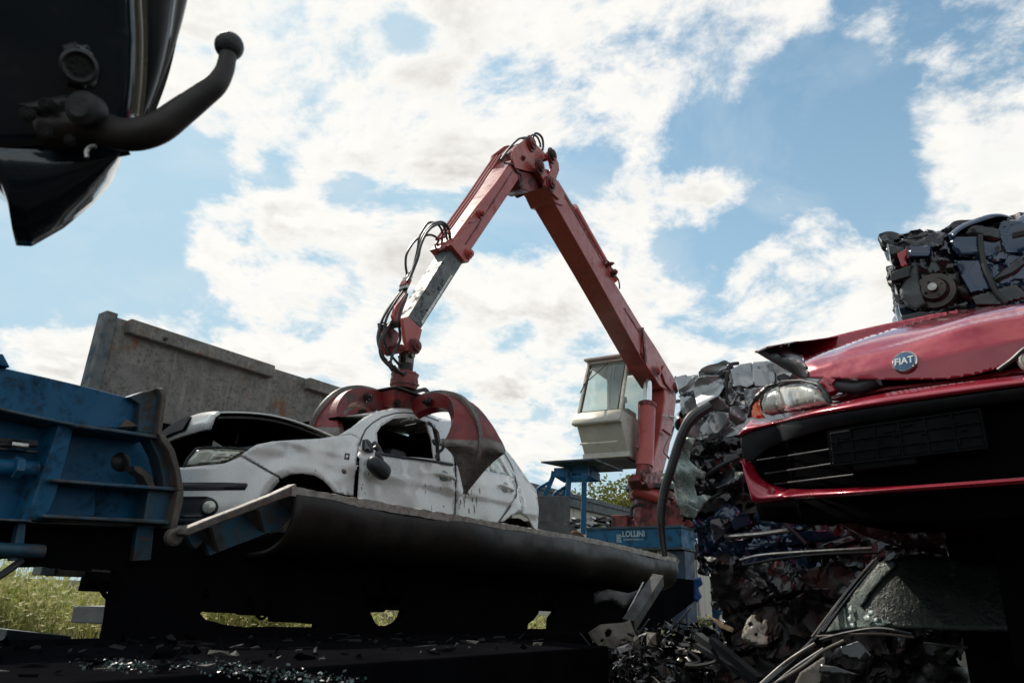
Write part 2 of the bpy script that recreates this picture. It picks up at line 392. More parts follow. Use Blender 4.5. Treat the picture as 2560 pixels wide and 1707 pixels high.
def strip(name, fr, top, bot, g, prof, m, parent, n=70, k=8, thick=.015, sm=True, **kw):
    """smooth band lofted between two pixel polylines on z=g(x,y); prof(t) lifts it across its width"""
    if sm: top, bot = csm(top), csm(bot)
    vs = []
    for i in range(n+1):
        a, b = poly_at(top, i/n), poly_at(bot, i/n)
        for j in range(k+1):
            t = j/k; x, y, z = fr.surf(a[0]+(b[0]-a[0])*t, a[1]+(b[1]-a[1])*t, g); vs.append(fr.p(x, y, z+prof(t)))
    w = k+1; o = mk(name, vs, [(i*w+j, i*w+j+1, (i+1)*w+j+1, (i+1)*w+j) for i in range(n) for j in range(k)], m, parent, sharp=0, **kw)
    s = sum(p_.normal.dot(fr.z) for p_ in o.data.polygons)
    if s < 0: o.data.flip_normals()
    if thick: solid(o, thick)
    return o
def roundprof(d, off=0.): return lambda t: off-d*(1-math.sqrt(max(0, 1-(2*t-1)**2)))
def on_plane_frame(P, n, up=V(0, 0, 1)):
    n = Vector(n).normalized(); y = (up-n*up.dot(n)).normalized(); return Fr(P, y.cross(n), y, n)
rnd = random.Random(7)
def text(name, s, fr, x, y, z, size, m, parent, depth=.002, bold=0., sx=1.):
    cu = bpy.data.curves.new(name, 'FONT'); cu.body = s; cu.size = size; cu.extrude = depth; cu.offset = bold; cu.align_x = 'CENTER'; cu.align_y = 'CENTER'; cu.resolution_u = 3
    ob = bpy.data.objects.new('tmp', cu); COL.objects.link(ob); dg = bpy.context.evaluated_depsgraph_get(); dg.update()
    me = bpy.data.meshes.new_from_object(ob.evaluated_get(dg)); vs = [fr.p(x+v.co.x*sx, y+v.co.y, z+v.co.z) for v in me.vertices]; fs = [tuple(p.vertices) for p in me.polygons]
    bpy.data.objects.remove(ob); return mk(name, vs, fs, m, parent, smooth=False)
def bolt(name, P, nrm, r, h, m, parent):
    g = G().lathe(P, nrm, [(0, r*1.5), (h*.35, r*1.5), (h*.36, r), (h, r), (h, r*.55), (h*1.3, r*.5)], 12)
    return g.out(name, m, parent)

# ------------------------------------------------------------------ crumpling
def folds(seed, k, amp, size):
    r = random.Random(seed); L = []
    for _ in range(k):
        a = r.uniform(0, math.pi); L.append((math.cos(a), math.sin(a), r.uniform(-.45, .45)*size, r.choice((-1, 1))*amp*r.uniform(.4, 1)))
    return lambda x, y: sum(c*abs(a*x+b*y-d) for a, b, d, c in L)
def tri(x): return np.abs((x % 1.0)*2-1)*2-1
def crump(P, seed, amp=1.):
    """displacement vectors for an array of points: nested folds of pressed sheet metal"""
    r = np.random.RandomState(seed); out = np.zeros_like(P)
    Q = P+.05*np.sin(P[:, [1, 2, 0]]*7+seed)
    for fq, am, c in ((1.7, .05, 3), (3.6, .028, 4), (7.5, .014, 4), (13, .008, 4), (24, .0045, 3)):
        for _ in range(c):
            d = r.normal(size=3); d[2] *= 1.7; d /= np.linalg.norm(d); e = r.normal(size=3); e /= np.linalg.norm(e)
            out += np.outer(tri(Q@d*fq+r.rand()*9)*am*amp, e)
    return out
# ------------------------------------------------------------------ shared site axes (the baler's long axis A, its cross axis B)
_d = ray(2600, 1541); A = V(_d.x, _d.y, 0).normalized(); B = V(-A.y, A.x, 0); Z = V(0, 0, 1)
_p = at(730, 1215, 4.0); O = V(_p.x, _p.y, 0)
def Wp(a, b, z): return O + A*a + B*b + Z*z
def SB(b=0.): return Fr(Wp(0, b, 0), A, Z, -B)          # vertical plane along the baler, z towards the camera
def EB(a=0.): return Fr(Wp(a, 0, 0), B, Z, -A)          # vertical plane across the baler

# ------------------------------------------------------------------ ground and weeds
def ground():
    n = 90; vs = []; fs = []; r = np.random.RandomState(3)
    xs = np.concatenate([np.linspace(-400, -16, 8), np.linspace(-14, 14, n), np.linspace(16, 400, 8)])
    ys = np.concatenate([[-200, -60, -20, -5], np.linspace(0, 26, n), np.linspace(30, 500, 10)])
    for y in ys:
        for x in xs:
            z = .03*math.sin(x*1.3+y*.7)+.02*math.sin(x*3.1-y*2.3)
            if -14 < x < 14 and 0 < y < 26: z += r.uniform(-.02, .02)
            z += .35*max(0, min(1, (y-9)/5))*max(0, min(1, (-x)/3))
            vs.append((x, y, z-.03))
    w = len(xs)
    for j in range(len(ys)-1):
        for i in range(w-1): fs.append((j*w+i, j*w+i+1, (j+1)*w+i+1, (j+1)*w+i))
    m = mat('oily_shaded_soil', (.010,.009,.008), .9, 0, spec=.1, var=(.016,.014,.012), vs=1.3, dirt=(.03,.025,.02), ds=.6, dlo=.45, dhi=.6, bump=.8, bs=14)  # oily soil, darkened further so the shade under the baler is in it
    tag(mk('ground', vs, fs, m, smooth=True, sharp=0), kind='structure')
ground()
def weeds(name, label, region, count, hmin, hmax, seed, m):
    r = np.random.RandomState(seed); x0, x1, y0, y1, zb = region
    vs = []; fs = []
    for i in range(count):
        x = r.uniform(x0, x1); y = r.uniform(y0, y1); c = .5+.5*math.sin(x*2.1+seed)*math.sin(y*1.7)
        h = (hmin+(hmax-hmin)*r.rand()**1.5)*(.35+.65*c)*(.7+.5*math.sin(x*5.3+y*3)**2); lx, ly = r.normal(size=2)*.18*h
        for k in range(5):
            t = (k+r.rand())/5; cx, cy, cz = x+lx*t*t+r.normal()*.02, y+ly*t*t+r.normal()*.02, zb+h*t
            L = r.uniform(.025, .13)*(.6+.6*c); wd = L*r.uniform(.10, .42); a = r.uniform(0, 6.28); el = r.uniform(-.3, 1.2)
            d = np.array((math.cos(a)*math.cos(el), math.sin(a)*math.cos(el), math.sin(el))); s = np.array((-math.sin(a), math.cos(a), r.uniform(-.4,.4)))
            p = np.array((cx, cy, cz)); q = len(vs)
            vs += [tuple(p), tuple(p+d*L*.5+s*wd), tuple(p+d*L), tuple(p+d*L*.5-s*wd)]; fs.append((q, q+1, q+2, q+3))
        q = len(vs); vs += [(x-.003, y, zb-.1), (x+.003, y, zb-.1), (x+lx+.002, y+ly, zb+h), (x+lx-.002, y+ly, zb+h)]; fs.append((q, q+1, q+2, q+3))
    return tag(mk(name, vs, fs, m, smooth=False), label, kind='stuff')
def leafmat(name, a, b, c, vs=2.0):
    m = mat(name, a, .65, 0, var=b, vs=vs, dirt=c, ds=9, dlo=.5, dhi=.58, spec=.3); t = NT(m.node_tree); bs = m.node_tree.nodes['Principled BSDF']
    tr = t.new('ShaderNodeBsdfTranslucent'); src = bs.inputs['Base Color'].links[0].from_socket; t.l.new(src, tr.inputs[0])
    mx = t.new('ShaderNodeMixShader'); mx.inputs[0].default_value = .35; o = m.node_tree.nodes['Material Output']
    t.l.new(bs.outputs[0], mx.inputs[1]); t.l.new(tr.outputs[0], mx.inputs[2]); t.l.new(mx.outputs[0], o.inputs[0]); return m
LEAF = leafmat('weed_leaves', (.21,.245,.055), (.37,.37,.12), (.56,.50,.28))
TLEAF = leafmat('tree_leaves', (.09,.115,.022), (.15,.17,.04), (.19,.17,.05), 1.0)
weeds('weed_bank', 'yellow green weeds and dry grass behind the baler', (-11, -2.5, 7.5, 12, .1), 9000, .35, .95, 1, LEAF)
weeds('weeds', 'scattered weeds and litter beyond the baler', (-3.0, 5, 9, 16, .0), 3500, .15, .5, 2, LEAF)

# ------------------------------------------------------------------ trees beyond the shed
def tree(loc, h, r, label, seed):
    rr = np.random.RandomState(seed); t = thing('broadleaf_tree', label, 'tree', loc, 'trees beyond the shed'); L = Vector(loc)
    g = G(); g.tube([L, L+V(.1, 0, h*.35), L+V(0, .1, h*.62)], [.32, .22, .1], 9)
    for k in range(7):
        a = k*.9+seed; s = L+V(0, 0, h*(.3+.05*k)); g.tube([s, s+V(math.cos(a)*r*.4, math.sin(a)*r*.4, h*.16), s+V(math.cos(a)*r*.75, math.sin(a)*r*.75, h*.27)], [.12, .07, .02], 6)
    g.out('trunk', mat('bark', (.07,.055,.04), .9, 0, bump=.6), t)
    cl = [(rr.normal(size=3)*np.array((.55, .55, .38)), rr.uniform(.22, .42)) for _ in range(46)]
    vs = []; fs = []
    for i in range(15000):
        c, s = cl[rr.randint(len(cl))]; d = rr.normal(size=3); d /= np.linalg.norm(d); q = c+d*s*rr.uniform(.55, 1)
        if np.linalg.norm(q/np.array((1, 1, .75))) > 1.25: continue
        p = np.array((L.x, L.y, L.z+h*.68))+q*np.array((r, r, h*.36)); a = rr.normal(size=3); a /= np.linalg.norm(a); b = np.cross(a, rr.normal(size=3)); b /= np.linalg.norm(b)
        sz = rr.uniform(.07, .15); k = len(vs); vs += [tuple(p), tuple(p+a*sz+b*sz*.5), tuple(p+a*sz*2), tuple(p+a*sz-b*sz*.5)]; fs.append((k, k+1, k+2, k+3))
    mk('crown', vs, fs, TLEAF, t, smooth=False)
p = at(1565, 1230, 36); tree((p.x, p.y, 0), p.z*1.13, 3.3, 'leafy tree rising behind the shed roof left of the crane turntable', 4)
p = at(1745, 1300, 40); tree((p.x, p.y, 0), p.z*1.55, 3.6, 'leafy tree seen in the gap right of the crane turntable', 9)

# ------------------------------------------------------------------ shed with cream cladding
def shed():
    P = at(1310, 1188, 19.5); fr = Fr((P.x, P.y, 0), A, Z, -B); top = P.z-.12
    t = thing('industrial_shed', 'long low shed with cream wall panels and dark roof edge behind the blue steel table', 'building', fr.p(0, 0, 0))
    L = 17; w0 = -1.5
    k = 0; x = w0; pm = None
    while x < L:
        g = G(); g.box(fr, x+.012, x+1.05-.012, .05, top-.42, -.03, .02)
        o = g.out('wall_panel', CREAM, t, smooth=False); bev(o, .01, 1); x += 1.05
    G().box(fr, w0, L, .0, top-.1, -.2, -.04).out('wall_core', CREAM, t, smooth=False)
    G().box(fr, w0-.2, L, top-.45, top-.2, -.1, .16).out('gutter', ROOFM, t, smooth=False)
    v = [fr.p(w0-.2, top-.2, .2), fr.p(L, top-.2, .2), fr.p(L, top+.9, -6), fr.p(w0-.2, top+.9, -6), fr.p(w0-.2, top-.08, .2), fr.p(L, top-.08, .2), fr.p(L, top+1.0, -6), fr.p(w0-.2, top+1.0, -6)]
    G().add(v, [(0,1,2,3),(7,6,5,4),(0,4,5,1),(1,5,6,2),(2,6,7,3),(3,7,4,0)]).out('roof', ROOFM, t, smooth=False)
    for i in range(3): G().tube([fr.p(.4+i*6, top-.3, .1), fr.p(.4+i*6, .0, .1)], .06, 8).out('downpipe', STEELB, t)
shed()

# ------------------------------------------------------------------ the baler
BAL = thing('scrap_baler', 'open car baler with raised grey wall, curved dark side lid and blue ram', 'baling press', Wp(2.5, 1.2, 0))
fw_ = SB(2.6)
g = G(); NX, NY = 60, 36; x0, x1, y0, y1 = -.04, 3.25, .62, 2.68; vs = []; fs = []
for j in range(NY+1):
    for i in range(NX+1):
        x = x0+(x1-x0)*i/NX; y = y0+(y1-y0)*j/NY
        vs.append(fw_.p(x, y, .006*math.sin(x*2.3+y)*math.sin(y*3.1)+.004*math.sin(x*7+y*5)))
w = NX+1
fs = [(j*w+i, j*w+i+1, (j+1)*w+i+1, (j+1)*w+i) for j in range(NY) for i in range(NX)]
o = mk('raised_wall_plate', vs, fs, GREY, BAL, sharp=0); solid(o, .09)
bev(G().box(fw_, .06, 1.52, 2.56, 2.686, .0, .085).out('wall_top_rib', GREY, BAL), .012)
bev(G().box(fw_, 1.95, 3.25, 2.56, 2.683, .0, .085).out('wall_top_rib', GREY, BAL), .012)
bev(G().box(fw_, -.13, -.036, .62, 2.70, -.1, .05).out('wall_end_flange', mat('faded_grey_blue_steel', (.075,.095,.10), .6, .1, var=(.14,.135,.12), vs=9, dirt=(.03,.07,.10), ds=6, dlo=.5, dhi=.65, rust=(.12,.06,.035), rs=9, bump=.3, edge=(.25,.22,.19)), BAL), .008)
P = fw_.at(413, 848, .09); G().tube([P, P-B*-.0-A*.0+(-B)*.012], .018, 8).out('wall_hole_bolt', LIDM, BAL)
# near curved lid
prof = [(-.035, 1.085), (-.052, 1.03), (-.052, .97), (-.035, .91), (.0, .86), (.07, .81), (.18, .775), (.40, .76), (.8, .755)]
prof = [tuple(q)[:2] for q in smoothpts([(a, b, 0) for a, b in prof], 3)]
vs = []; fs = []; NA = 110
for i in range(NA+1):
    a = -.0+5.34*i/NA; s = max(0, (a-3.6)/1.74)
    for (b, z) in prof: vs.append(Wp(a, b+.006*math.sin(a*5+z*9)+.01*math.sin(a*1.7), z-.05*s+.004*math.sin(a*9)))
w = len(prof)
fs = [(i*w+j, i*w+j+1, (i+1)*w+j+1, (i+1)*w+j) for i in range(NA) for j in range(w-1)]
o = mk('curved_side_lid', vs, fs, LIDM, BAL, sharp=0); solid(o, .03, 0)
# bright worn lip, ragged
vs = []; fs = []; r = random.Random(5); NA = 150
for i in range(NA+1):
    a = -.03+5.37*i/NA; s = .05*max(0, (a-3.6)/1.74); j1, j2 = r.uniform(-.0025, .0025), r.uniform(-.004, .004)
    for b, z in ((-.048+j2*.5, 1.078+j1), (-.05, 1.128+j2), (.03, 1.138+j1), (.035, 1.08)): vs.append(Wp(a, b, z-s))
fs = [(i*4+j, i*4+(j+1) % 4, (i+1)*4+(j+1) % 4, (i+1)*4+j) for i in range(NA) for j in range(4)]+[(3,2,1,0), (NA*4, NA*4+1, NA*4+2, NA*4+3)]
G().add(vs, fs).out('lid_lip', LIPM, BAL, sharp=50)
f0 = SB(0.)
prism('lid_sloping_edge', f0, [(742,1208),(733,1212),(690,1232),(600,1268),(520,1298),(462,1322),(455,1335),(470,1340),(530,1316),(610,1285),(700,1250),(742,1236)], -.03, .04, EDGE, BAL, bevel=.008)
prism('lid_web_plate', f0, [(470,1335),(560,1300),(690,1250),(740,1230),(745,1262),(735,1285),(705,1318),(620,1352),(525,1388),(512,1350),(490,1372),(478,1360)], -.16, -.12, BLUEW, BAL, bevel=.004)
for (u, v, u2, v2) in ((512,1318,540,1380), (632,1275,655,1330), (722,1240,735,1285)):
    x, y = f0.hit(u, v); x2, y2 = f0.hit(u2, v2, -.12)
    G().add([f0.p(x, y, .03), f0.p(x+.02, y, .03), f0.p(x+.02, y, -.12), f0.p(x, y, -.12), f0.p(x2, y2, -.12), f0.p(x2+.02, y2, -.12)], [(0,1,2,3),(0,4,5,1),(3,2,5,4),(0,3,4),(1,5,2)]).out('gusset', EDGE, BAL, smooth=False)
P = f0.at(441, 1342, -.02); G().lathe(P-f0.z*.04, f0.z, [(0, .042), (.03, .042), (.04, .03)], 20).out('hinge_pin', EDGE, BAL)
P = f0.at(1690, 1398, .0); g = G(); r = random.Random(8)
pts = [(1650,1378),(1672,1380),(1690,1388),(1700,1402),(1694,1412),(1684,1402),(1670,1398),(1655,1396)]
prism('torn_lid_corner', SB(-.02), pts, -.02, .015, EDGE, BAL, bevel=0)
# chassis with the see-through gaps
ch = SB(.32)
out = [(-60,1300),(200,1312),(430,1322),(520,1380),(700,1330),(900,1345),(1700,1445),(1745,1450),(1740,1500),(1660,1560),(1640,1600),(262,1600),(272,1555),(280,1490),(286,1488),(292,1426),(232,1421),(228,1428),(165,1423),(162,1417),(140,1420),(120,1416),(58,1418),(50,1395),(-60,1400)]
prism('chassis_side', ch, out, -.06, .0, BLACK, BAL, holes=[[(508,1472),(524,1472),(516,1484),(524,1490),(524,1497),(506,1497)], [(926,1488),(950,1490),(950,1508),(926,1506)], [(958,1492),(990,1493),(1002,1511),(970,1511),(958,1507)],
    [(926,1530),(960,1529),(966,1524),(1012,1526),(1008,1542),(996,1556),(980,1564),(950,1565),(938,1556)], [(1318,1573),(1321,1558),(1334,1549),(1345,1535),(1352,1515),(1385,1512),(1391,1530),(1380,1545),(1378,1575),(1350,1571)],
    [(500,1533),(508,1527),(522,1530),(600,1533),(610,1537),(684,1540),(687,1554),(740,1556),(796,1561),(794,1568),(700,1567),(620,1568),(560,1560),(515,1548)]], bevel=0, smooth=False)
for (u, v, w_) in ((940,1500,.02), (985,1478,.03), (1362,1506,.015), (650,1532,.015), (270,1480,.02)):
    G().tube(smoothpts([ch.at(u-30, v-40, .03), ch.at(u-8, v+6, .04), ch.at(u+12, v+10, .04), ch.at(u+34, v-36, .03)]), w_*.6, 6).out('sagging_hose', SHADEBLK, BAL)
G().box(SB(.32), .2, 5.3, .60, .66, -2.3, -.07).out('trough_floor', BLACK, BAL, smooth=False)
G().box(SB(2.55), .2, 5.3, .52, .64, -.1, .0).out('chassis_far_side', BLACK, BAL, smooth=False)
for a in (.45, 1.5, 3.6, 5.0): G().box(EB(a), .5, 2.5, .48, .6, -.1, .1).out('cross_beam', BLACK, BAL, smooth=False)
for a, b in ((2.0, .5), (3.4, .5), (5.0, .5), (5.0, 2.4)): bev(G().box(SB(b), a-.13, a+.13, -.03, .3, -.12, .12).out('leg', BLACK, BAL, smooth=False), .01)
# far end plates of the trough
fe = SB(1.1)
prism('end_plate', fe, rounded([fe.hit(*q) for q in [(1342,1239),(1426,1240),(1426,1306),(1342,1306)]], .05), -.06, 0, LIDM, BAL, px=False)
prism('end_plate', SB(1.0), [(1340,1306),(1405,1304),(1430,1312),(1448,1330),(1466,1345),(1340,1338)], -.06, 0, LIDM, BAL)
prism('end_plate', SB(1.25), [(1343,1300),(1343,1338),(1352,1338),(1352,1300)], -.6, 0, LIDM, BAL)
# blue ram
RZ = -.0; ra = SB(.30)
def rp(name, poly, z0, z1, m=BLUE, **k): return prism(name, ra, poly, z0, z1, m, BAL, zpx=z1, **k)
rp('ram_beam', [(-70,900),(0,917),(120,944),(235,971),(357,1003),(347,1075),(190,1063),(0,1022),(-70,1005)], -.9, .06)
rp('ram_side_plate', [(-70,1005),(190,1058),(392,1085),(405,1200),(402,1312),(-70,1300)], -.5, -.10)
rp('ram_flange', [(-70,1004),(0,1018),(100,1040),(190,1058),(190,1066),(100,1048),(0,1026),(-70,1012)], -.1, .10, BLUEW)
rp('ram_post', [(150,1052),(187,1060),(165,1150),(140,1240),(112,1302),(68,1300),(100,1200),(135,1100)], -.1, .06)
rp('ram_face_plate', [(240,1212),(236,1290),(112,1288),(128,1215)], -.1, -.05)
rp('ram_shelf', [(188,1058),(290,1072),(400,1087),(400,1097),(290,1081),(188,1067)], -.1, .12, BLUEW)
rp('ram_shelf', [(131,1196),(250,1205),(447,1218),(447,1227),(250,1214),(131,1204)], -.1, .12, BLUEW)
rp('ram_shelf', [(108,1285),(250,1292),(425,1300),(425,1310),(250,1301),(108,1294)], -.1, .12, BLUEW)
rp('ram_shelf', [(-70,1291),(80,1299),(80,1305),(-70,1298)], -.1, .1, BLUEW)
rp('ram_guide_plate', [(322,992),(360,978),(395,971),(410,974),(413,985),(406,1030),(400,1086),(345,1080),(350,1010)], -.02, .10, BLUEW)
rp('ram_guide_rim', [(392,970),(408,970),(417,980),(415,1010),(404,1090),(393,1086),(401,1030),(405,990),(400,978)], -.02, .135, EDGE)
rp('ram_claw_plate', [(372,1095),(400,1085),(430,1120),(450,1180),(456,1225),(410,1222),(408,1190),(395,1140)], -.02, .08, BLUEW)
rp('ram_claw_rim', [(398,1082),(415,1090),(436,1122),(451,1170),(461,1226),(446,1228),(438,1175),(422,1128),(402,1098)], -.02, .14, EDGE)
rp('ram_claw_rim', [(446,1226),(461,1226),(458,1255),(442,1322),(426,1320),(438,1262)], -.02, .14, EDGE)
rp('ram_claw_web', [(372,1222),(446,1226),(438,1262),(426,1306),(360,1300)], -.02, .07, BLUEW)
rp('ram_back_web', [(386,1310),(378,1400),(332,1402),(345,1310)], -.02, .02, BLUEW)
P = ra.at(322, 1152, -.02)
G().lathe(P-ra.z*.1, ra.z, [(0, .052), (.02, .05), (.03, .03)], 20).out('ram_pin_boss', REDD if 0 else LIDM, BAL)
rp('ram_hook', rounded([(335,1165),(350,1165),(378,1190),(388,1215),(372,1216),(358,1190),(338,1176)], .01), -.05, .04, EDGE)
prism('ram_wedge', ra, [(300,1068),(318,1048),(350,1066)], .0, .09, EDGE, BAL)
prism('ram_tag_plate', SB(.2), [(-40,880),(8,884),(26,918),(-40,905)], -.05, 0, BLUE, BAL)
for (y0_, y1_, r_, m_) in ((1163, 1172, .035, BLUE), (1110, 1112, .012, HOSE), (1117, 1130, .010, HOSE), (1098, 1106, .012, BLUEW)):
    G().tube([ra.at(-60, y0_, .0), ra.at(92, y1_, .0)], r_, 12).out('hydraulic_pipe', m_, BAL)
G().tube([ra.at(25, 1111, .02), ra.at(66, 1116, .02)], .024, 12).out('hose_fitting', STEELB, BAL)
G().tube([ra.at(34, 1166, .02), ra.at(52, 1168, .02)], .048, 6).out('pipe_nut', BLUE, BAL)
G().tube([ra.at(-60, 1370, .05), ra.at(108, 1378, .05)], .030, 12).out('hydraulic_pipe', BLUEW, BAL)
rp('ram_strut', [(48,1305),(66,1308),(58,1400),(28,1402)], .0, .05, BLUEW)
G().tube(smoothpts([ra.at(52, 1402, .05), ra.at(20, 1425, .1), ra.at(-40, 1465, .15)]), .016, 8).out('hydraulic_hose', HOSE, BAL)
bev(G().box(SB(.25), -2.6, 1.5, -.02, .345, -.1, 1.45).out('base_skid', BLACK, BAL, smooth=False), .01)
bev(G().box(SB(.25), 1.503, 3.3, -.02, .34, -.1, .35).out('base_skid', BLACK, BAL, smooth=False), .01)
# small twisted band on the lid and the ground beams
P = SB(-.0).at(1440, 1333, 0)
g = G(); g.tube(smoothpts([SB(.1).at(u, v, 0) for u, v in [(1430,1338),(1432,1330),(1445,1331),(1457,1340),(1457,1346),(1445,1340)]]), .012, 8)
o = g.out('rusty_wire_loop', mat('rusty_wire', (.14,.06,.025), .8, .2, var=(.2,.1,.05)), None, loc=P); tag(o, 'rusty wire loop lying on the baler lid beside the grey end plate', 'wire')
pr = at(85, 1600, 4.2)
fb = Fr((pr.x, pr.y, 0), A, Z, -B)
prism('steel_beam', fb, [(18,1572),(180,1590),(158,1650),(0,1625),(10,1600)], -.25, 0, mat('beam_blueblack', (.012,.018,.024), .5, .2), None)
bpy.data.objects['steel_beam'].location = (0, 0, 0)
tag(bpy.data.objects['steel_beam'], 'short blue black steel beam on the ground below the left weeds', 'beam')
# ------------------------------------------------------------------ the grab crane
_o = at(1645, 1210, 12.0); _g = at(1010, 960, 6.12); CO = V(_o.x, _o.y, 0); CD = V(_g.x-_o.x, _g.y-_o.y, 0).normalized(); CN = V(-CD.y, CD.x, 0)
CP = Fr(CO, CD, Z, CN)
CR = thing('grab_crane', 'red scrap handling crane with cream cab, folded boom and grapple gripping the silver car', 'crane', CP.p(.2, 0, 0))
def cp(name, poly, z0, z1, m=RED, zpx=None, **k): return prism(name, CP, poly, z0, z1, m, CR, zpx=z1 if zpx is None else zpx, **k)
def cpin(u, v, z, r, m=REDD, name='pivot_pin', h=.05): return bolt(name, CP.at(u, v, z), CP.z, r, h, m, CR)
# column and turntable
cp('column', [(1661,972),(1690,975),(1691,1000),(1684,1060),(1672,1130),(1657,1188),(1646,1208),(1622,1208),(1632,1165),(1650,1080),(1662,1000)], -.13, .15, RED, bevel=.02)
cp('column_foot', [(1618,1185),(1660,1175),(1652,1212),(1657,1222),(1622,1222),(1612,1200)], -.12, .18, REDD, bevel=.03)
C0 = CP.at(1628, 1225, 0); zt = C0.z; bx = CP.loc(C0)[0]
def ring(name, z0, z1, r, m, n=32): return G().lathe(CP.p(bx, 0, 0), Z, [(z0, r), (z1, r)], n).out(name, m, CR)
bev(ring('slewing_ring', zt-.02, zt+.06, .42, HOSE), .01); bev(ring('turntable', zt-.16, zt-.022, .36, REDD), .015)
ring('pedestal', zt-.62, zt-.162, .30, REDD)
for k in range(14):
    a = k*math.pi/7; bolt('ring_bolt', CP.p(bx+.38*math.cos(a), zt+.05, .38*math.sin(a)), Z, .018, .03, HOSE, CR)
# base frames on the blue platform
pc = at(1702, 1318, 11.0); PF = Fr((pc.x, pc.y, 0), -B, Z, -A)          # x to the right, z towards the camera
PT = pc.z
def pl(u, v, z=0.): return PF.hit(u, v, z)
g0 = PF.hit(1465, 1322)[0]
bev(G().box(PF, g0, 0, PT-.29, PT, -2.6, 0).out('platform', BLUE, CR, smooth=False), .008)
G().box(PF, g0-.02, .02, PT+.001, PT+.035, -2.62, .03).out('platform_rim', BLUEW, CR, smooth=False)
G().box(PF, g0-.02, .02, PT-.32, PT-.292, -2.62, .03).out('platform_rim', BLUEW, CR, smooth=False)
x_, y_ = pl(1418+30, 1345); xt = (pl(1543,1342)[0]+pl(1608,1342)[0])/2; yt = pl(1578, 1338)[1]
LW = mat('faded_white_lettering', (.48,.55,.55), .6, 0, var=(.22,.34,.38), vs=25)
xt = pl(1584, 1342)[0]; text('maker_lettering', 'LOLLINI', PF, xt+.0, yt+.022, .004, .125, LW, CR, .002, .003, .88)
text('maker_lettering', 'INTERNATIONAL s.r.l.', PF, xt+.0, yt-.062, .004, .036, LW, CR, .001, .0005, 1.0)
lx, ly = pl(1548, 1344)
for i in range(5):
    G().box(PF, lx-.045, lx+.045-.008*(i % 3), ly-.068+i*.026, ly-.068+i*.026+.016, .003, .007).out('maker_logo_bar', LW, CR, smooth=False)
# legs
for (xa, w_) in ((-.36, .36), (g0+.05, .3)):
    bev(G().box(PF, xa, xa+w_, -.03, PT-.33, -.5, -.1).out('leg', mat('dark_blue_leg', (.003,.025,.06), .5, 0), CR, smooth=False), .01)
    bev(G().box(PF, xa, xa+w_, -.03, PT-.33, -2.5, -2.1).out('leg', BLUE, CR, smooth=False), .01)
# red base blocks
def pb(name, u0, u1, vt, z, dep, m=REDD, b=.01):
    a, t = pl(u0, vt, z); c, _ = pl(u1, vt, z); return bev(G().box(PF, a, c, PT+.037, t, z-dep, z).out(name, m, CR, smooth=False), b)
pb('base_block', 1528, 1568, 1287, -.15, .5); pb('base_block', 1600, 1636, 1238, -.3, .5, RED); pb('base_block', 1568, 1600, 1298, -.2, .5)
pb('base_block', 1655, 1706, 1262, -.2, 1.2); pb('base_block', 1706, 1738, 1290, -.3, .9); pb('base_block', 1640, 1700, 1240, -1.2, .8)
prism('pedestal_gusset', PF, [(1590,1315),(1598,1265),(1606,1245),(1625,1240),(1640,1315)], -.3, -.26, RED, CR, zpx=-.26)
P0_ = PF.at(1581, 1222, .15); P1_ = PF.at(1660, 1248, -.25)
G().tube([P0_, P1_], .10, 20).out('outrigger_tube', RED, CR)
G().tube([P0_+(P0_-P1_).normalized()*.012, P0_], .11, 20).out('outrigger_flange', REDD, CR)
P0_ = PF.at(1648, 1236, -.5); G().tube([P0_, PF.at(1715, 1275, -.9)], .09, 16).out('outrigger_tube', REDD, CR)
G().tube(smoothpts([PF.at(u, v, .02) for u, v in [(1577,1292),(1580,1270),(1592,1262),(1612,1262)]]), .03, 10).out('hydraulic_hose', HOSE, CR)
for k in range(3): G().tube(smoothpts([PF.at(u+k*5, v+k*2, .1) for u, v in [(1583,1240),(1600,1246),(1612,1252),(1622,1256)]]), .012, 8).out('hydraulic_hose', HOSE, CR)
g = G(); r = random.Random(2)
for i in range(26):
    x, y = PF.hit(r.uniform(1430,1545), r.uniform(1296,1318), -.8); fr = Fr(PF.p(x, y, -.8), V(r.uniform(-1,1), r.uniform(-1,1), r.uniform(-.3,.3)), Z, PF.z)
    g.box(fr, -.14, .14, -.015, .015, -.06, .06)
o = g.out('scrap_heap', BLKP, None, loc=PF.p(-2, PT, -.8)); tag(o, 'low heap of black metal scraps behind the blue crane platform edge', kind='stuff')
# lift cylinder
G().tube([CP.at(1620, 925, .02), CP.at(1618, 1018, .02)], .075, 20).out('cylinder_rod', CHROME, CR)
G().tube([CP.at(1618, 1012, .02), CP.at(1611, 1166, .02)], .145, 24).out('lift_cylinder', RED, CR)
G().tube([CP.at(1618, 1009, .02), CP.at(1617.5, 1019, .02)], .155, 24).out('cylinder_collar', REDD, CR)
G().tube([CP.at(1611, 1160, .02), CP.at(1606, 1195, .02)], .12, 18).out('cylinder_eye', REDD, CR)
cpin(1604, 1192, .16, .075)
G().tube(smoothpts([CP.at(u, v, .12) for u, v in [(1600,1014),(1597,1020),(1596,1100),(1594,1160)]]), .012, 8).out('cylinder_pipe', REDD, CR)
G().tube([CP.at(u, v, .12) for u, v in [(1595,1095),(1593,1120)]], .02, 8).out('cylinder_pipe', REDD, CR)
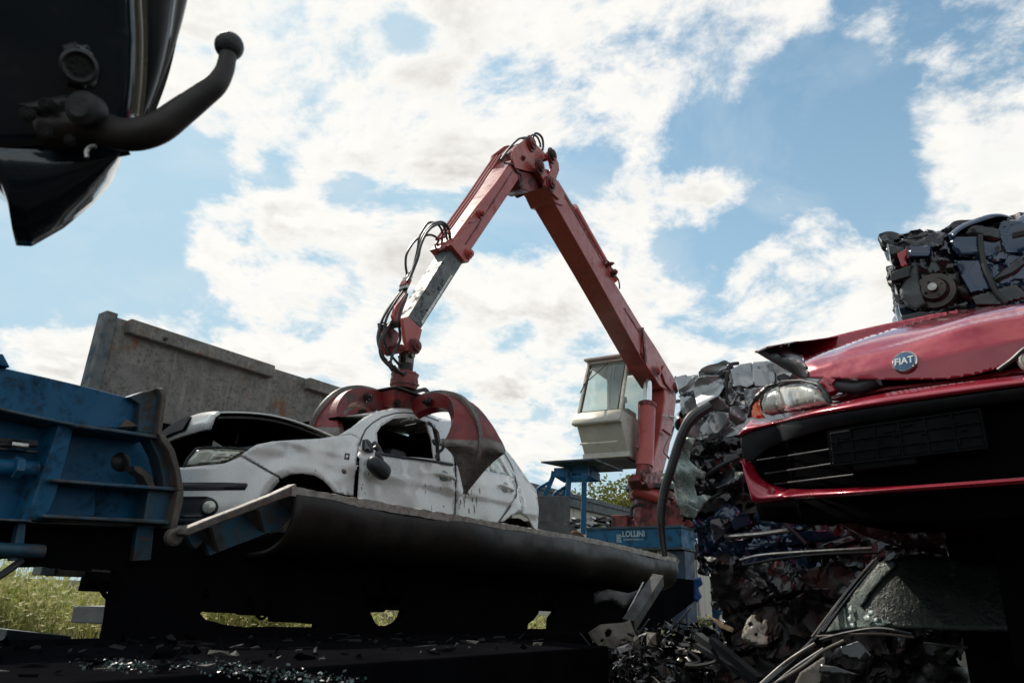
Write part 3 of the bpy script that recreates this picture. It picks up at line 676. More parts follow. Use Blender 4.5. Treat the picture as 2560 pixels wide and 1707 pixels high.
# boom
cp('boom', [(1391,452),(1518,675),(1606,820),(1600,885),(1616,912),(1610,908),(1484,680),(1360,461)], -.17, .15, RED, bevel=.012)
cp('boom_foot', [(1607,818),(1640,868),(1688,948),(1691,970),(1683,984),(1650,965),(1634,940),(1616,914),(1606,880)], -.18, .165, RED, bevel=.012)
cp('boom_doubler', [(1661,912),(1690,950),(1690,966),(1680,978),(1664,958),(1655,930)], .172, .20, RED, bevel=.01)
cp('boom_rib', [(1606,818),(1610,818),(1618,905),(1614,905)], .172, .195, REDD, bevel=.003)
cp('boom_head', [(1352,418),(1372,424),(1392,448),(1412,478),(1410,514),(1388,507),(1375,478),(1345,432)], -.2, .18, RED, bevel=.012)
cp('boom_seam', [(1412,490),(1415,490),(1520,672),(1517,672)], .152, .158, REDD, bevel=0)
cp('boom_seam', [(1560,770),(1562,769),(1600,830),(1598,831)], .152, .158, REDD, bevel=0)
cpin(1643, 928, .2, .07, RED); cpin(1688, 970, .2, .07, REDD)
G().tube([CP.at(1431, 520, -.25), CP.at(1462, 575, -.25)], .085, 14).out('stick_cylinder_cap', RED, CR)
G().tube([CP.at(1436, 527, -.25), CP.at(1535, 700, -.25)], .075, 16).out('stick_cylinder', RED, CR)
G().tube([CP.at(1392, 455, -.2), CP.at(1434, 524, -.25)], .03, 12).out('stick_cylinder_rod', STEELB, CR)
cpin(1528, 682, .155, .05, REDD, 'boom_fitting', .08); cpin(1516, 662, .155, .03, REDD, 'boom_fitting', .1)
G().tube(smoothpts([CP.at(u, v, .2) for u, v in [(1511,652),(1522,655),(1527,668),(1528,680)]]), .012, 8).out('boom_hose', HOSE, CR)
G().tube(smoothpts([CP.at(u, v, .2) for u, v in [(1531,688),(1543,695),(1548,708),(1549,722)]]), .012, 8).out('boom_hose', HOSE, CR)
for s in (0, 1, 2): G().tube([CP.at(1420+s*3, 520+s*4, -.22+s*.03), CP.at(1512, 662, -.1)], .014, 8).out('boom_pipe', RED, CR)
# knee: link plates, head plate
cp('stick_head_plate', [(1284,372),(1313,349),(1324,346),(1340,360),(1364,384),(1366,394),(1352,402),(1346,420),(1336,432),(1288,420),(1281,398)], .11, .14, RED, bevel=.006)
cp('stick_head_plate', [(1284,372),(1313,349),(1324,346),(1340,360),(1364,384),(1366,394),(1352,402),(1346,420),(1336,432),(1288,420),(1281,398)], -.20, -.17, RED, bevel=.006, zpx=.14)
cp('stick_head_block', [(1290,378),(1313,356),(1335,366),(1358,390),(1340,425),(1292,412)], -.165, .105, REDD, bevel=.01, zpx=.14)
lk = [(1366,386),(1372,378),(1380,377),(1386,385),(1397,408),(1399,426),(1391,448),(1385,468),(1372,474),(1361,462),(1364,450),(1374,436),(1380,420),(1377,405)]
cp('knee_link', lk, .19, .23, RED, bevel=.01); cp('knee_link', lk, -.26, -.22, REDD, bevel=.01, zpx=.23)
cp('knee_lever', [(1338,410),(1348,405),(1356,420),(1388,455),(1400,500),(1378,480),(1350,435),(1336,420)], .182, .215, RED, bevel=.01)
for u, v, z, r_ in ((1326,360,.14,.075), (1378,390,.23,.075), (1347,417,.215,.075), (1375,460,.23,.075)): cpin(u, v, z, r_)
for u, v in ((1326,360), (1378,390), (1347,417), (1375,460)):
    G().tube([CP.at(u, v, .15)-CP.z*.42, CP.at(u, v, .15)], .05, 14).out('pivot_shaft', REDD, CR)
cpin(1307, 396, .14, .025, REDD, 'grease_point', .03)
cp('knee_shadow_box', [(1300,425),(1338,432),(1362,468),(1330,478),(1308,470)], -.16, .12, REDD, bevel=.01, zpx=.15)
G().tube(smoothpts([CP.at(u, v, .12) for u, v in [(1262,408),(1280,412),(1290,428),(1300,436),(1303,450),(1298,466)]]), .013, 8).out('knee_hose', HOSE, CR)
# stick
cp('stick', [(1282,398),(1300,425),(1296,450),(1163,648),(1134,610)], -.13, .11, RED, bevel=.012)
cp('stick_collar', [(1146,592),(1182,638),(1172,656),(1163,655),(1128,612),(1134,606)], -.15, .13, RED, bevel=.006)
cpin(1170, 635, .13, .04, RED, 'stick_fitting'); cpin(1200, 534, .13, .04, RED, 'stick_fitting')
cp('stick_doubler', [(1208,503),(1213,506),(1206,548),(1178,557),(1172,554)], .111, .125, RED, bevel=.004)
cp('stick_seam', [(1286,420),(1288,422),(1166,612),(1164,610)], .111, .116, REDD, bevel=0)
for s in range(3):
    z_ = -.10+s*.05
    P = [CP.at(u, v, .11)+CP.z*(z_-.11) for u, v in [(1277,388),(1215,485),(1140,595)]]
    off = (CP.at(1240, 430, .11)-CP.at(1250, 440, .11)).normalized()*.06
    G().tube([q+off for q in P], .014, 8).out('stick_pipe', RED, CR)
cp('telescope', [(1134,612),(1163,650),(1054,822),(1022,795)], -.10, .085, EXT, bevel=.02)
cp('telescope_wear_strip', [(1128,686),(1132,689),(1060,806),(1055,812),(1054,802)], .086, .09, STEELB, bevel=.002)
G().lathe(CP.at(1098, 721, .086), CP.z, [(0, .02), (.006, .02), (.007, .012)], 12).out('telescope_hole', HOSE, CR)
# clevis
ck = [(1008,795),(1022,791),(1056,824),(1046,866),(1040,876),(1032,880),(1022,874),(1014,850)]
cp('clevis_plate', ck, .095, .135, RED, bevel=.006)
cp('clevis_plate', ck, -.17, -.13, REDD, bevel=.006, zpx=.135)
cp('clevis_web', [(1006,800),(1022,795),(1030,802),(1020,815),(1008,812)], -.125, .09, LIDM, bevel=.01, zpx=.135)
cpin(1035, 866, .137, .05)
G().tube([CP.at(1035, 866, .13)-CP.z*.31, CP.at(1035, 866, .13)], .04, 14).out('pivot_shaft', REDD, CR)
cp('hose_bracket', [(1018,727),(1020,742),(1000,800),(990,812),(982,790),(990,765)], .0, .03, RED, bevel=.004)
# rotator and hanger
HX = CP.at(1018, 905, 0); HX = V(HX.x, HX.y, 0)
RX = at(1010, 960, HX.y-.0); RX = V(RX.x, RX.y, 0)
zz = lambda v: at(1010, v, RX.y).z
def lt(name, pr, m, n=28): return G().lathe(RX, Z, [(zz(v), r) for v, r in pr], n).out(name, m, CR)
G().tube([CP.at(1030, 866, -.04), V(RX.x+.02, RX.y, zz(895))], .045, 12).out('hanger_link', TINE, CR)
Fh = Fr((RX.x, RX.y, 0), CD, Z, CN)
bev(G().box(Fh, -.05, .05, zz(912), zz(868), -.055, -.03).out('hanger_fork', TINE, CR), .008)
bev(G().box(Fh, -.05, .05, zz(912), zz(868), .03, .055).out('hanger_fork', TINE, CR), .008)
G().tube([Fh.p(0, zz(890), -.08), Fh.p(0, zz(890), .08)], .028, 12).out('hanger_pin', TINE, CR)
lt('hanger_block', [(932, .05), (928, .07), (912, .07), (905, .045), (898, .04)], LIDM)
lt('rotator', [(976, .06), (974, .115), (966, .12), (965, .127), (951, .127), (950, .122), (940, .122), (939, .127), (935, .125), (934, .10), (928, .08)], REDD)
lt('rotator_neck', [(1000, .11), (996, .11), (995, .055), (974, .055)], REDD)
for k in range(8):
    a = k*math.pi/4; bolt('rotator_bolt', V(RX.x+.09*math.cos(a), RX.y+.09*math.sin(a), zz(934)), Z, .01, .02, LIDM, CR)
# grapple
GC = V(RX.x, RX.y, zz(1004)); GS = 1.0
GR = G()
hw, hd = .26, .16
fg = Fr((GC.x, GC.y, GC.z), A, Z, -B)
v = []
for s in (-1, 1):
    v += [fg.p(-.27, .03, s*.17), fg.p(.27, .03, s*.17), fg.p(.24, -.10, s*.12), fg.p(.12, -.17, s*.12), fg.p(-.12, -.17, s*.12), fg.p(-.24, -.10, s*.12)]
GH = G().add(v, [(0,1,2,3,4,5), (11,10,9,8,7,6), (0,6,7,1), (1,7,8,2), (2,8,9,3), (3,9,10,4), (4,10,11,5), (5,11,6,0)]).out('grapple_head', REDD, CR, smooth=False); bev(GH, .01)
bev(G().box(fg, -.29, .29, .031, .05, -.2, .2).out('head_plate', LIDM, GH, smooth=False), .006)
for x, z in ((-.2, .135), (.2, .135)): bolt('head_bolt', fg.p(x, -.07, z-.012), fg.z, .028, .03, LIDM, GH)
def tine(dr, name='tine', df=None, rk=.94):
    df = dr if df is None else df; side = Z.cross(df); ctl = [(.18, .0), (.34, .02), (.52, .0), (.70, -.08), (.83, -.22), (.90, -.37), (.91, -.51), (.87, -.65), (.79, -.86)]; ctl = [(.18+(a-.18)*rk, b) for a, b in ctl]
    C_ = smoothpts([(a, b, 0) for a, b in ctl], 4); N = len(C_); wd = [(0, .05), (.18, .06), (.34, .09), (.5, .16), (.64, .245), (.735, .285), (.87, .14), (1, .006)]
    def wat(t):
        for i in range(len(wd)-1):
            if t <= wd[i+1][0]: f = (t-wd[i][0])/(wd[i+1][0]-wd[i][0]); return wd[i][1]*(1-f)+wd[i+1][1]*f
        return wd[-1][1]
    vs = []; fs = []; rib = []; rf = []
    for i, c in enumerate(C_):
        t = i/(N-1); w_ = wat(t); T = (C_[min(i+1, N-1)]-C_[max(i-1, 0)]).normalized(); n_ = V(-T.y, T.x, 0)
        if n_.dot(V(1, .3, 0)) < 0: n_ = -n_
        c3 = GC+dr*c.x+Z*c.y; n3 = df*n_.x+Z*n_.y
        fold = .34*max(0, min(1, (t-.3)/.3))
        th = .19*(1-t)**1.1+.014
        k = max(0, 1-abs(t-.735)/.05)*.045
        row = [c3-side*w_-n3*(w_*fold+.0), c3-side*w_*.55-n3*(w_*fold*.42-k), c3-side*.018+n3*.0, c3+side*.018, c3+side*w_*.55-n3*(w_*fold*.42-k), c3+side*w_-n3*(w_*fold),
               c3+side*w_*.96-n3*(w_*fold+th*.8), c3-n3*th, c3-side*w_*.96-n3*(w_*fold+th*.8)]
        vs += row; rw = .026*(1-t*.35); rh = .035*(1-t)**.5*(.4+.6*min(1, t*3))+.006
        rib += [c3-side*rw-n3*.012, c3-side*rw*.8+n3*rh, c3+side*rw*.8+n3*rh, c3+side*rw-n3*.012]
    m_ = 9
    for i in range(N-1):
        for j in range(m_): fs.append((i*m_+j, i*m_+(j+1) % m_, (i+1)*m_+(j+1) % m_, (i+1)*m_+j))
        for j in range(4): rf.append((i*4+j, i*4+(j+1) % 4, (i+1)*4+(j+1) % 4, (i+1)*4+j))
    fs += [tuple(range(m_)), tuple(range((N-1)*m_+m_-1, (N-1)*m_-1, -1))]; rf += [(0,1,2,3), ((N-1)*4+3, (N-1)*4+2, (N-1)*4+1, (N-1)*4)]
    fmi = [0 if i < (N-1)*m_*.66 and True else 1 for i in range(len(fs))]
    o = mk(name, vs, fs, [mat('tine_red_paint', (.20,.016,.016), .36, .2, coat=.15, var=(.12,.012,.012), vs=7, dirt=(.05,.04,.036), ds=6, dlo=.5, dhi=.64, bump=.3, bs=50), TINE], CR, sharp=32, fm=fmi)
    bm = bmesh.new(); bm.from_mesh(o.data); bmesh.ops.recalc_face_normals(bm, faces=bm.faces); bm.to_mesh(o.data); bm.free()
    G().add(rib, rf).out('tine_rib', TINE, o, sharp=40)
    # two arm cheeks with a bolt
    for s in (-1, 1):
        P = GC+dr*.42+Z*(-.07)+side*s*.075; bolt('tine_bolt', P, side*s, .026, .045, LIDM, o)
        
tine((-B-A*.0).normalized(), df=(-B-A*.55).normalized(), rk=1.0)
for dr in ((-A+B*.15).normalized(), (B*.5+A).normalized(), B): tine(dr)
# hoses along the stick down to the rotator
def hz(pts, r=.013, m=HOSE, z=.05, n='hydraulic_hose'):
    return G().tube(smoothpts([CP.at(p[0], p[1], p[2] if len(p) > 2 else z) for p in pts]), r, 9).out(n, m, CR)
hz([(1125,597),(1122,575),(1112,560),(1098,556),(1078,565),(1055,595),(1045,640),(1034,670),(1022,700)], .017, z=.0)
hz([(1118,600),(1112,572),(1100,560),(1075,572),(1056,603),(1040,655),(1026,690),(1018,704)], .013, z=.04)
hz([(1105,602),(1106,582),(1098,565),(1085,557),(1068,560),(1050,590),(1043,628),(1032,668),(1012,702)], .012, z=-.05)
hz([(1092,612),(1096,600),(1085,590),(1068,588),(1040,600),(1018,632),(1014,660),(1017,690),(1008,704)], .012, z=-.1)
hz([(1112,620),(1096,625),(1088,615),(1093,604)], .010, m=REDD, z=.05)
hz([(1125,612),(1110,618),(1104,608),(1107,600)], .010, m=REDD, z=-.05)
for k, (u, v) in enumerate([(1022,703),(1016,705),(1011,707),(1006,709)]):
    G().tube([CP.at(u+6, v-13, .02-.03*k), CP.at(u-6, v+18, .02-.03*k)], .017, 8).out('hose_fitting', STEELB, CR)
    G().tube([CP.at(u+2, v-3, .02-.03*k), CP.at(u-3, v+8, .02-.03*k)], .022, 8).out('hose_manifold', RED, CR)
hz([(1016,722),(1008,750),(990,790),(960,830),(950,860),(955,895),(985,925),(1003,936)], .013, z=.0)
hz([(1010,724),(985,760),(965,800),(960,845),(972,880),(1000,915),(1004,930)], .012, z=-.02)
hz([(1004,726),(975,765),(952,810),(947,855),(956,888),(978,912),(992,925)], .012, z=-.06)
hz([(1000,728),(965,780),(946,830),(946,860),(958,890),(975,918),(990,940)], .012, z=-.10)
hz([(1018,735),(1002,775),(998,810),(1000,850),(982,885),(975,910)], .013, z=.06)
hz([(972,900),(990,925),(1020,945),(1035,960),(1046,963)], .012, z=.06)
hz([(985,915),(1000,930),(1030,936),(1045,938)], .013, z=.07)
hz([(1024,978),(1050,974),(1064,972),(1074,985),(1076,995)], .012, z=.05); hz([(1024,981),(1045,979),(1060,976),(1070,984),(1073,998)], .012, z=-.0)
# hoses over the knee
for k in range(4): hz([(1258-k*2,400),(1268,378),(1285,358),(1302,346),(1322,345+k*3),(1338,354+k*2)], .013, z=-.12+k*.06)
hz([(1330,352),(1336,336),(1345,335),(1355,345),(1358,362),(1356,376)], .017, z=-.05); hz([(1322,345),(1332,338),(1343,343),(1350,358),(1351,368)], .014, z=.02)
# hoses at the foot of the boom
for k in range(4):
    hz([(1688,948-k*2),(1702+k*3,955),(1712+k*3-k,980),(1708+k*2,1000),(1694,1006-k*2),(1684,1004)], .016, z=-.12+k*.07)
for k in range(5): hz([(1684-k*2,1045),(1686,1060),(1680-k,1085),(1671-k*2,1110),(1666-k*2,1130),(1668,1140),(1676,1150)], .018, z=-.1+k*.06)
cp('hose_clamp', [(1660,1074),(1663,1071),(1681,1083),(1680,1088)], .2, .26, RED, bevel=.004)
G().tube([CP.at(1655, 1038, .26), CP.at(1705, 1046, .26)], .012, 8).out('lever_rod', STEELB, CR)
G().tube([CP.at(1672, 1040, .26), CP.at(1686, 1043, .26)], .02, 8).out('lever_joint', STEELB, CR)
# ---- cab
CZ = -.20
CB_ = CP
xf = {}
def cx(u, v, z=CZ): return CP.hit(u, v, z)
wc = .80
# profile of the side (x along the crane axis = forward), y up
tl = cx(1573, 890); bl = cx(1553, 1022); lip = cx(1551, 1050); bo = cx(1573, 1132); 
xb = tl[0]-.95
prof_ = [(tl[0], tl[1]), (bl[0], bl[1]), (bl[0]+.03, lip[1]), (bo[0]+.02, bo[1]), (xb+.0, bo[1]), (xb, tl[1]+.0)]
CABO = G()
N_ = 6; lo_ = [1, 2, 3, 4]
vs = [CP.p(x, y, z) for z in (CZ-wc, CZ) for x, y in (prof_[1], prof_[2], prof_[3], prof_[4], (xb, prof_[1][1]))]
cabb = G().add(vs, [(0,1,2,3,4), (9,8,7,6,5), (0,5,6,1), (1,6,7,2), (2,7,8,3), (3,8,9,4), (4,9,5,0)]).out('cab', CAB, CR, smooth=False); bev(cabb, .02, 3)
r0 = (tl[0], tl[1])
def bar(name, p, q, z0, z1, w, m=CAB): # frame bar in the side plane from p to q
    d = Vector((q[0]-p[0], q[1]-p[1])).normalized(); n_ = Vector((-d.y, d.x))*w/2
    P = [(p[0]-n_.x, p[1]-n_.y), (q[0]-n_.x, q[1]-n_.y), (q[0]+n_.x, q[1]+n_.y), (p[0]+n_.x, p[1]+n_.y)]
    return prism(name, CP, P, z0, z1, m, cabb, px=False, bevel=.01)
for z in (CZ-.05, CZ-wc): bar('windscreen_post', (prof_[1][0]-.03, prof_[1][1]), (tl[0]-.03, tl[1]), z, z+.05, .06); bar('rear_post', (xb+.04, prof_[1][1]), (xb+.04, tl[1]), z, z+.05, .08)
for z in (CZ-.04, CZ-wc):
    bar('side_header', (xb, tl[1]-.05), (tl[0]-.05, tl[1]-.05), z, z+.04, .09)
bev(G().box(CP, tl[0]-.08, tl[0]-.01, tl[1]-.06, tl[1]+.0, CZ-wc+.0, CZ).out('windscreen_header', CAB, cabb, smooth=False), .01)
bev(G().box(CP, xb-.03, tl[0]+.07, tl[1]+.001, tl[1]+.05, CZ-wc-.04, CZ+.04).out('cab_roof', CAB, cabb, smooth=False), .015)
bev(G().box(CP, bl[0]-.0, bl[0]+.14, lip[1]-.035, lip[1]-.01, CZ-wc-.03, CZ+.02).out('cab_skirt_lip', CAB, cabb, smooth=False), .008)
v = [CP.p(bl[0]-.01, bl[1]-.0, z) for z in (CZ-wc-.02, CZ+.01)]+[CP.p(bl[0]+.15, lip[1]-.02, z) for z in (CZ-wc-.03, CZ+.02)]
solid(mk('cab_skirt', v, [(0,1,3,2)], CAB, cabb), .012, 0)
bev(G().box(CP, bl[0]+.035, bl[0]+.06, lip[1]-.36, lip[1]-.33, CZ-wc+.08, CZ-.06).out('skirt_rib', CAB, cabb), .006)
bev(G().box(CP, bo[0]-.95, bo[0]+.04, bo[1]-.06, bo[1]+.03, CZ-wc-.02, CZ+.02).out('cab_floor', CAB, cabb, smooth=False), .008)
G().box(CP, bo[0]-.93, bo[0]-.02, bo[1]-.09, bo[1]-.061, CZ-wc+.05, CZ-.05).out('cab_underside', ROOFM, cabb, smooth=False)
def pane(name, q): solid(mk(name, q, [(0,1,2,3)], CABG, cabb, smooth=False), .006, 0)
pane('windscreen', [CP.p(bl[0]-.03, bl[1], CZ-wc+.05), CP.p(bl[0]-.03, bl[1], CZ-.05), CP.p(tl[0]-.03, tl[1]-.05, CZ-.05), CP.p(tl[0]-.03, tl[1]-.05, CZ-wc+.05)])
for z in (CZ-.02, CZ-wc+.02): pane('side_window', [CP.p(bl[0]-.05, bl[1], z), CP.p(xb+.08, bl[1], z), CP.p(xb+.08, tl[1]-.09, z), CP.p(tl[0]-.06, tl[1]-.09, z)])
pane('rear_window', [CP.p(xb+.04, bl[1], CZ-wc+.05), CP.p(xb+.04, bl[1], CZ-.05), CP.p(xb+.04, tl[1]-.09, CZ-.05), CP.p(xb+.04, tl[1]-.09, CZ-wc+.05)])
sl_ = []
for (a, b) in (((bl[0]-.02, bl[1]+.01), (tl[0]-.02, tl[1]-.06)),):
    for z in (CZ-.07, CZ-wc+.07): sl_.append(CP.p(a[0], a[1], z)); sl_.append(CP.p(b[0], b[1], z))
G().tube([sl_[0], sl_[1], sl_[3], sl_[2], sl_[0]], .012, 8).out('windscreen_seal', HOSE, cabb)
G().tube([CP.p(tl[0]+.0, tl[1]-.08, CZ-.4), CP.p(bl[0]+.05, (bl[1]+tl[1])/2-.05, CZ-.66)], .008, 6).out('wiper_arm', HOSE, cabb)
G().tube([CP.p(tl[0]-.01, tl[1]-.15, CZ-.70), CP.p(bl[0]+.03, bl[1]+.35, CZ-.72)], .012, 6).out('wiper_blade', HOSE, cabb)
for z in (.30, .36): G().tube([CP.p(tl[0]-.12, tl[1]-.10, CZ-z), CP.p(tl[0]-.16, tl[1]-.33, CZ-z-.06)], .016, 6).out('sun_visor', HOSE, cabb)
bev(G().box(CP, xb+.35, xb+.75, bl[1]-.02, bl[1]+.18, CZ-.42, CZ-.12).out('control_console', CABI, cabb), .02)
G().tube([CP.p(xb+.6, bl[1]+.15, CZ-.25), CP.p(xb+.6, bl[1]+.32, CZ-.25)], .012, 6).out('joystick', HOSE, cabb)
for a, b in ((.0, .34), (.06, .33), (-.06, .35), (.02, .39)): G().lathe(CP.p(xb+.6+a, bl[1]+b, CZ-.25+a*.6), Z, [(-.03, .01), (-.02, .04), (.02, .045), (.04, .01)], 10).out('joystick_grip', HOSE, cabb)
bev(G().box(CP, xb+.02, xb+.5, bl[1]-.2, bl[1]-.02, CZ-.6, CZ-.2).out('operator_seat', HOSE, cabb), .03)
G().box(CP, xb-.02, xb+.015, bl[1], tl[1], CZ-wc, CZ-wc+.3).out('cab_rear_panel', CABI, cabb)
G().box(CP, xb, tl[0]-.08, tl[1]-.035, tl[1]-.005, CZ-wc+.05, CZ-.05).out('cab_headlining', CABI, cabb)

# ------------------------------------------------------------------ blue steel table
TZ = at(1460, 1168, 10.6).z; ft = Fr((0, 0, TZ), V(1,0,0), V(0,1,0), Z)
TB = thing('steel_platform', 'small blue steel platform on bent legs between the silver car and the cab', 'platform', ft.at(1460, 1170)-V(0, 0, TZ))
q = [ft.hit(u, v, 0) for u, v in [(1352,1157),(1485,1149),(1558,1178),(1478,1182)]]
prism('deck_plate', ft, q, 0, .025, BLUEW, TB, px=False, bevel=.003)
q = [ft.hit(u, v, 0) for u, v in [(1385,1168),(1470,1163),(1500,1182),(1410,1184)]]
G().add([ft.p(x, y, -.01) for x, y in q]+[ft.p(x, y, -.14) for x, y in q], [(0,1,5,4),(1,2,6,5),(2,3,7,6),(3,0,4,7)]).out('deck_frame', BLUE, TB, smooth=False)
def post(name, pts, Y, w=.05):
    P = [at(u, v, Y) for u, v in pts]; o = G().tube(P, w, 4).out(name, BLUE, TB, smooth=False); return o
def tpost(u, v, dv, z=-.1): x, y = ft.hit(u, v, z); return y
post('leg', [(1461,1184),(1458,1335)], 10.3); post('leg', [(1424,1180),(1419,1245)], 10.5); post('leg', [(1384,1178),(1382,1192),(1360,1245)], 10.9); post('leg', [(1424,1192),(1412,1228),(1405,1245)], 11.2, .04)
for s in (0, 1):
    G().tube(smoothpts([at(u+s*42, v+s*12, 10.9-s*.3) for u, v in [(1340,1240),(1345,1222),(1360,1212),(1382,1200)]]), .025, 8).out('handrail', BLUE, TB)
# ------------------------------------------------------------------ the silver white car in the baler
CF = Fr(Wp(0, .5, 0), A, Z, -B)
WC = thing('crushed_car', 'dented silver white car in the baler, bonnet sprung open, gripped by the grapple', 'car', CF.p(1.3, .66, -.8))
def dn(x, y, cx_, cy_, r, d):
    q = ((x-cx_)**2+(y-cy_)**2)/(r*r); return -d*max(0., 1-math.sqrt(q)*.6)**1.35
_dr = random.Random(11); _dl = [(_dr.uniform(.1, 2.6), _dr.uniform(.9, 1.55), _dr.uniform(.05, .16), _dr.uniform(-.003, .007)) for _ in range(26)]
def pxl(u, v): return CF.hit(u, v, 0)
_big = []
for (u, v, r_, d_) in [(800,1118,.15,.035),(745,1130,.12,.022),(840,1150,.09,.025),(850,1110,.06,-.02),(775,1150,.12,.02),(705,1125,.10,-.01),(1030,1180,.11,.03),(1080,1215,.13,.035),(1000,1160,.05,.012),(1075,1165,.04,.02),
        (960,1215,.16,.03),(1120,1240,.12,.03),(1170,1250,.16,.035),(1165,1205,.10,.05),(1040,1240,.10,-.01),(1300,1240,.12,-.015),(1255,1250,.10,.015),(915,1160,.05,.02),(880,1125,.05,.02),(850,1205,.08,-.015)]:
    x, y = pxl(u, v); _big.append((x, y, r_, d_))
_fl = folds(21, 7, .035, 1.6)
_cr = []
for (u, v, rx_, ry_, sd, k_) in ((770,1128,.30,.13,71,.30), (850,1150,.16,.16,72,.34), (960,1205,.22,.20,73,.20), (1070,1190,.22,.20,74,.24), (1190,1240,.20,.20,75,.16), (915,1150,.06,.12,76,.5)):
    _x, _y = CF.hit(u, v, 0); _cr.append((_x, _y, rx_, ry_, folds(sd, 6, .30, rx_), k_))
def carg(x, y):
    z = 0.
    u = min(1, max(0, (.30-x)/.78)); z -= .85*(1-math.sqrt(max(0, 1-u**2.5)))
    u = min(1, max(0, (x-2.75)/.75)); z -= .35*u*u
    if y > 1.5: z -= .50*(y-1.5)+.25*max(0, y-1.8)
    if y < 1.05: z -= .25*(1.05-y)**1.3
    z += .018*math.exp(-((y-1.42)/.035)**2)*(1 if x > .9 else .4)         # shoulder line
    for a in ((.46, 1.04), (3.02, 1.04)):                               # flared arches
        d = math.hypot(x-a[0], (y-a[1])); z += .03*math.exp(-((d-.33)/.05)**2)
    for q in _big: z += .95*dn(x, y, *q)
    for q in _dl: z += dn(x, y, *q)
    if .2 < x < 2.6 and y > .95: z += .10*(_fl(x-1.4, y-1.3)-.03)
    for (cx_, cy_, rx_, ry_, f_, k_) in _cr:
        m = math.exp(-((x-cx_)/rx_)**4-((y-cy_)/ry_)**4)
        if m > .01: z += m*k_*(f_(x-cx_, y-cy_)-.02)
    return z
def wp(name, poly, m=WHITE, step=9, off=0., **k): return panel(name, CF, poly, (lambda x, y: carg(x, y)+off), m, k.pop('parent', WC), step=step, **k)
bump_ = wp('bumper', [(340,1172),(385,1176),(455,1168),(470,1167),(560,1158),(588,1147),(603,1140),(650,1166),(696,1192),(698,1203),(676,1230),(600,1280),(520,1306),(400,1335),(340,1320)], step=11)
wp('bumper_strip', [(340,1204),(455,1205),(560,1205),(620,1207),(623,1212),(615,1225),(460,1226),(340,1228)], DARKP, parent=bump_, off=.012, pil=(7, .012), thick=.01, step=6)
wp('fog_lamp_recess', [(340,1242),(455,1242),(515,1242),(530,1247),(541,1262),(540,1275),(530,1287),(515,1291),(340,1292)], DARKP, parent=bump_, off=.006, pil=(9, -.012), thick=.006, step=6)
x, y, z = CF.surf(518, 1267, carg); P = CF.p(x, y, z+.02); nn = (CF.z-CF.x*.75).normalized()
G().lathe(P-nn*.03, nn, [(0, .05), (.03, .05), (.035, .042), (.03, .04)], 20).out('fog_lamp', DARKP, bump_)
G().lathe(P-nn*.02, nn, [(0, .038), (.025, .036), (.035, .02), (.037, .003)], 20).out('fog_lens', LENS, bump_)
wp('bumper_lip', [(340,1294),(530,1292),(545,1296),(500,1306),(400,1318),(340,1320)], DARKP, parent=bump_, off=.01, thick=.01, step=8)
wp('fender', [(603,1139),(612,1130),(625,1121),(642,1111),(680,1103),(740,1099),(800,1096),(845,1089),(880,1084),(905,1091),(899,1112),(893,1135),(891,1165),(886,1240),(835,1230),(824,1217),(808,1200),(786,1188),(755,1183),(725,1186),(704,1197),(697,1192),(650,1165)], step=7)
wp('fender_joint', [(603,1139),(606,1139),(652,1164),(699,1190),(697,1193),(650,1167)], mat('panel_gap', (.05,.05,.05), .8), off=.003, thick=.002, step=6)
hl = wp('headlight', [(461,1164),(470,1146),(490,1124),(515,1120),(580,1121),(617,1125),(600,1138),(580,1150),(555,1157),(500,1162)], LENS, off=.0, pil=(10, .02), step=6)
wp('headlight_reflector', [(520,1152),(535,1130),(575,1128),(590,1135),(575,1148)], STEELB, parent=hl, off=.008, pil=(10, .02), thick=.003, step=6)
wp('headlight_surround', [(455,1167),(466,1144),(488,1119),(515,1115),(580,1116),(622,1122),(617,1126),(580,1121),(515,1121),(490,1125),(471,1147),(463,1166)], DARKP, off=.004, thick=.01, step=6)
# side frame, doors
win = [(942,1081),(955,1062),(984,1045),(1029,1041),(1066,1053),(1080,1095),(1087,1147),(1020,1141),(959,1133),(945,1117)]
wp('side_frame', [(845,1089),(878,1069),(910,1043),(940,1029),(980,1020),(1020,1021),(1060,1030),(1100,1045),(1200,1062),(1240,1100),(1240,1118),(1205,1082),(1125,1068),(1130,1110),(1136,1160),(1087,1151),(1020,1146),(959,1136),(930,1130),(899,1126),(903,1100),(880,1086)], holes=[win], step=7, thick=.02)
gapm = MATS['panel_gap']
def gap(pts, w_=.006, parent=WC):
    return G().tube([CF.p(*(lambda q: (q[0], q[1], q[2]+.001))(CF.surf(u, v, carg))) for u, v in pts], w_, 6).out('panel_gap', gapm, parent)
gap([(905,1091),(915,1072),(932,1056),(955,1042),(985,1033),(1010,1031),(1040,1034),(1070,1042),(1096,1052)], .006)
gap([(899,1112),(903,1098),(907,1088)])
dr_ = wp('front_door', [(899,1127),(915,1129),(959,1137),(1020,1147),(1087,1152),(1136,1162),(1138,1200),(1135,1302),(1000,1279),(888,1255),(892,1200),(893,1160)], step=8, thick=.02)
wp('door_edge_gap', [(893,1140),(899,1145),(893,1245),(884,1244),(888,1190)], SHADEBLK, off=.004, thick=.004, step=6)
wp('window_seal', [(945,1127),(959,1132),(1020,1141),(1087,1150),(1134,1159),(1134,1163),(1087,1154),(1020,1146),(959,1137),(945,1133)], DARKP, parent=dr_, off=.012, step=6, thick=.012)
rd_ = wp('rear_door', [(1140,1163),(1160,1166),(1222,1178),(1276,1190),(1285,1196),(1291,1214),(1289,1240),(1273,1268),(1247,1305),(1240,1320),(1138,1300),(1141,1200)], step=8, thick=.02)
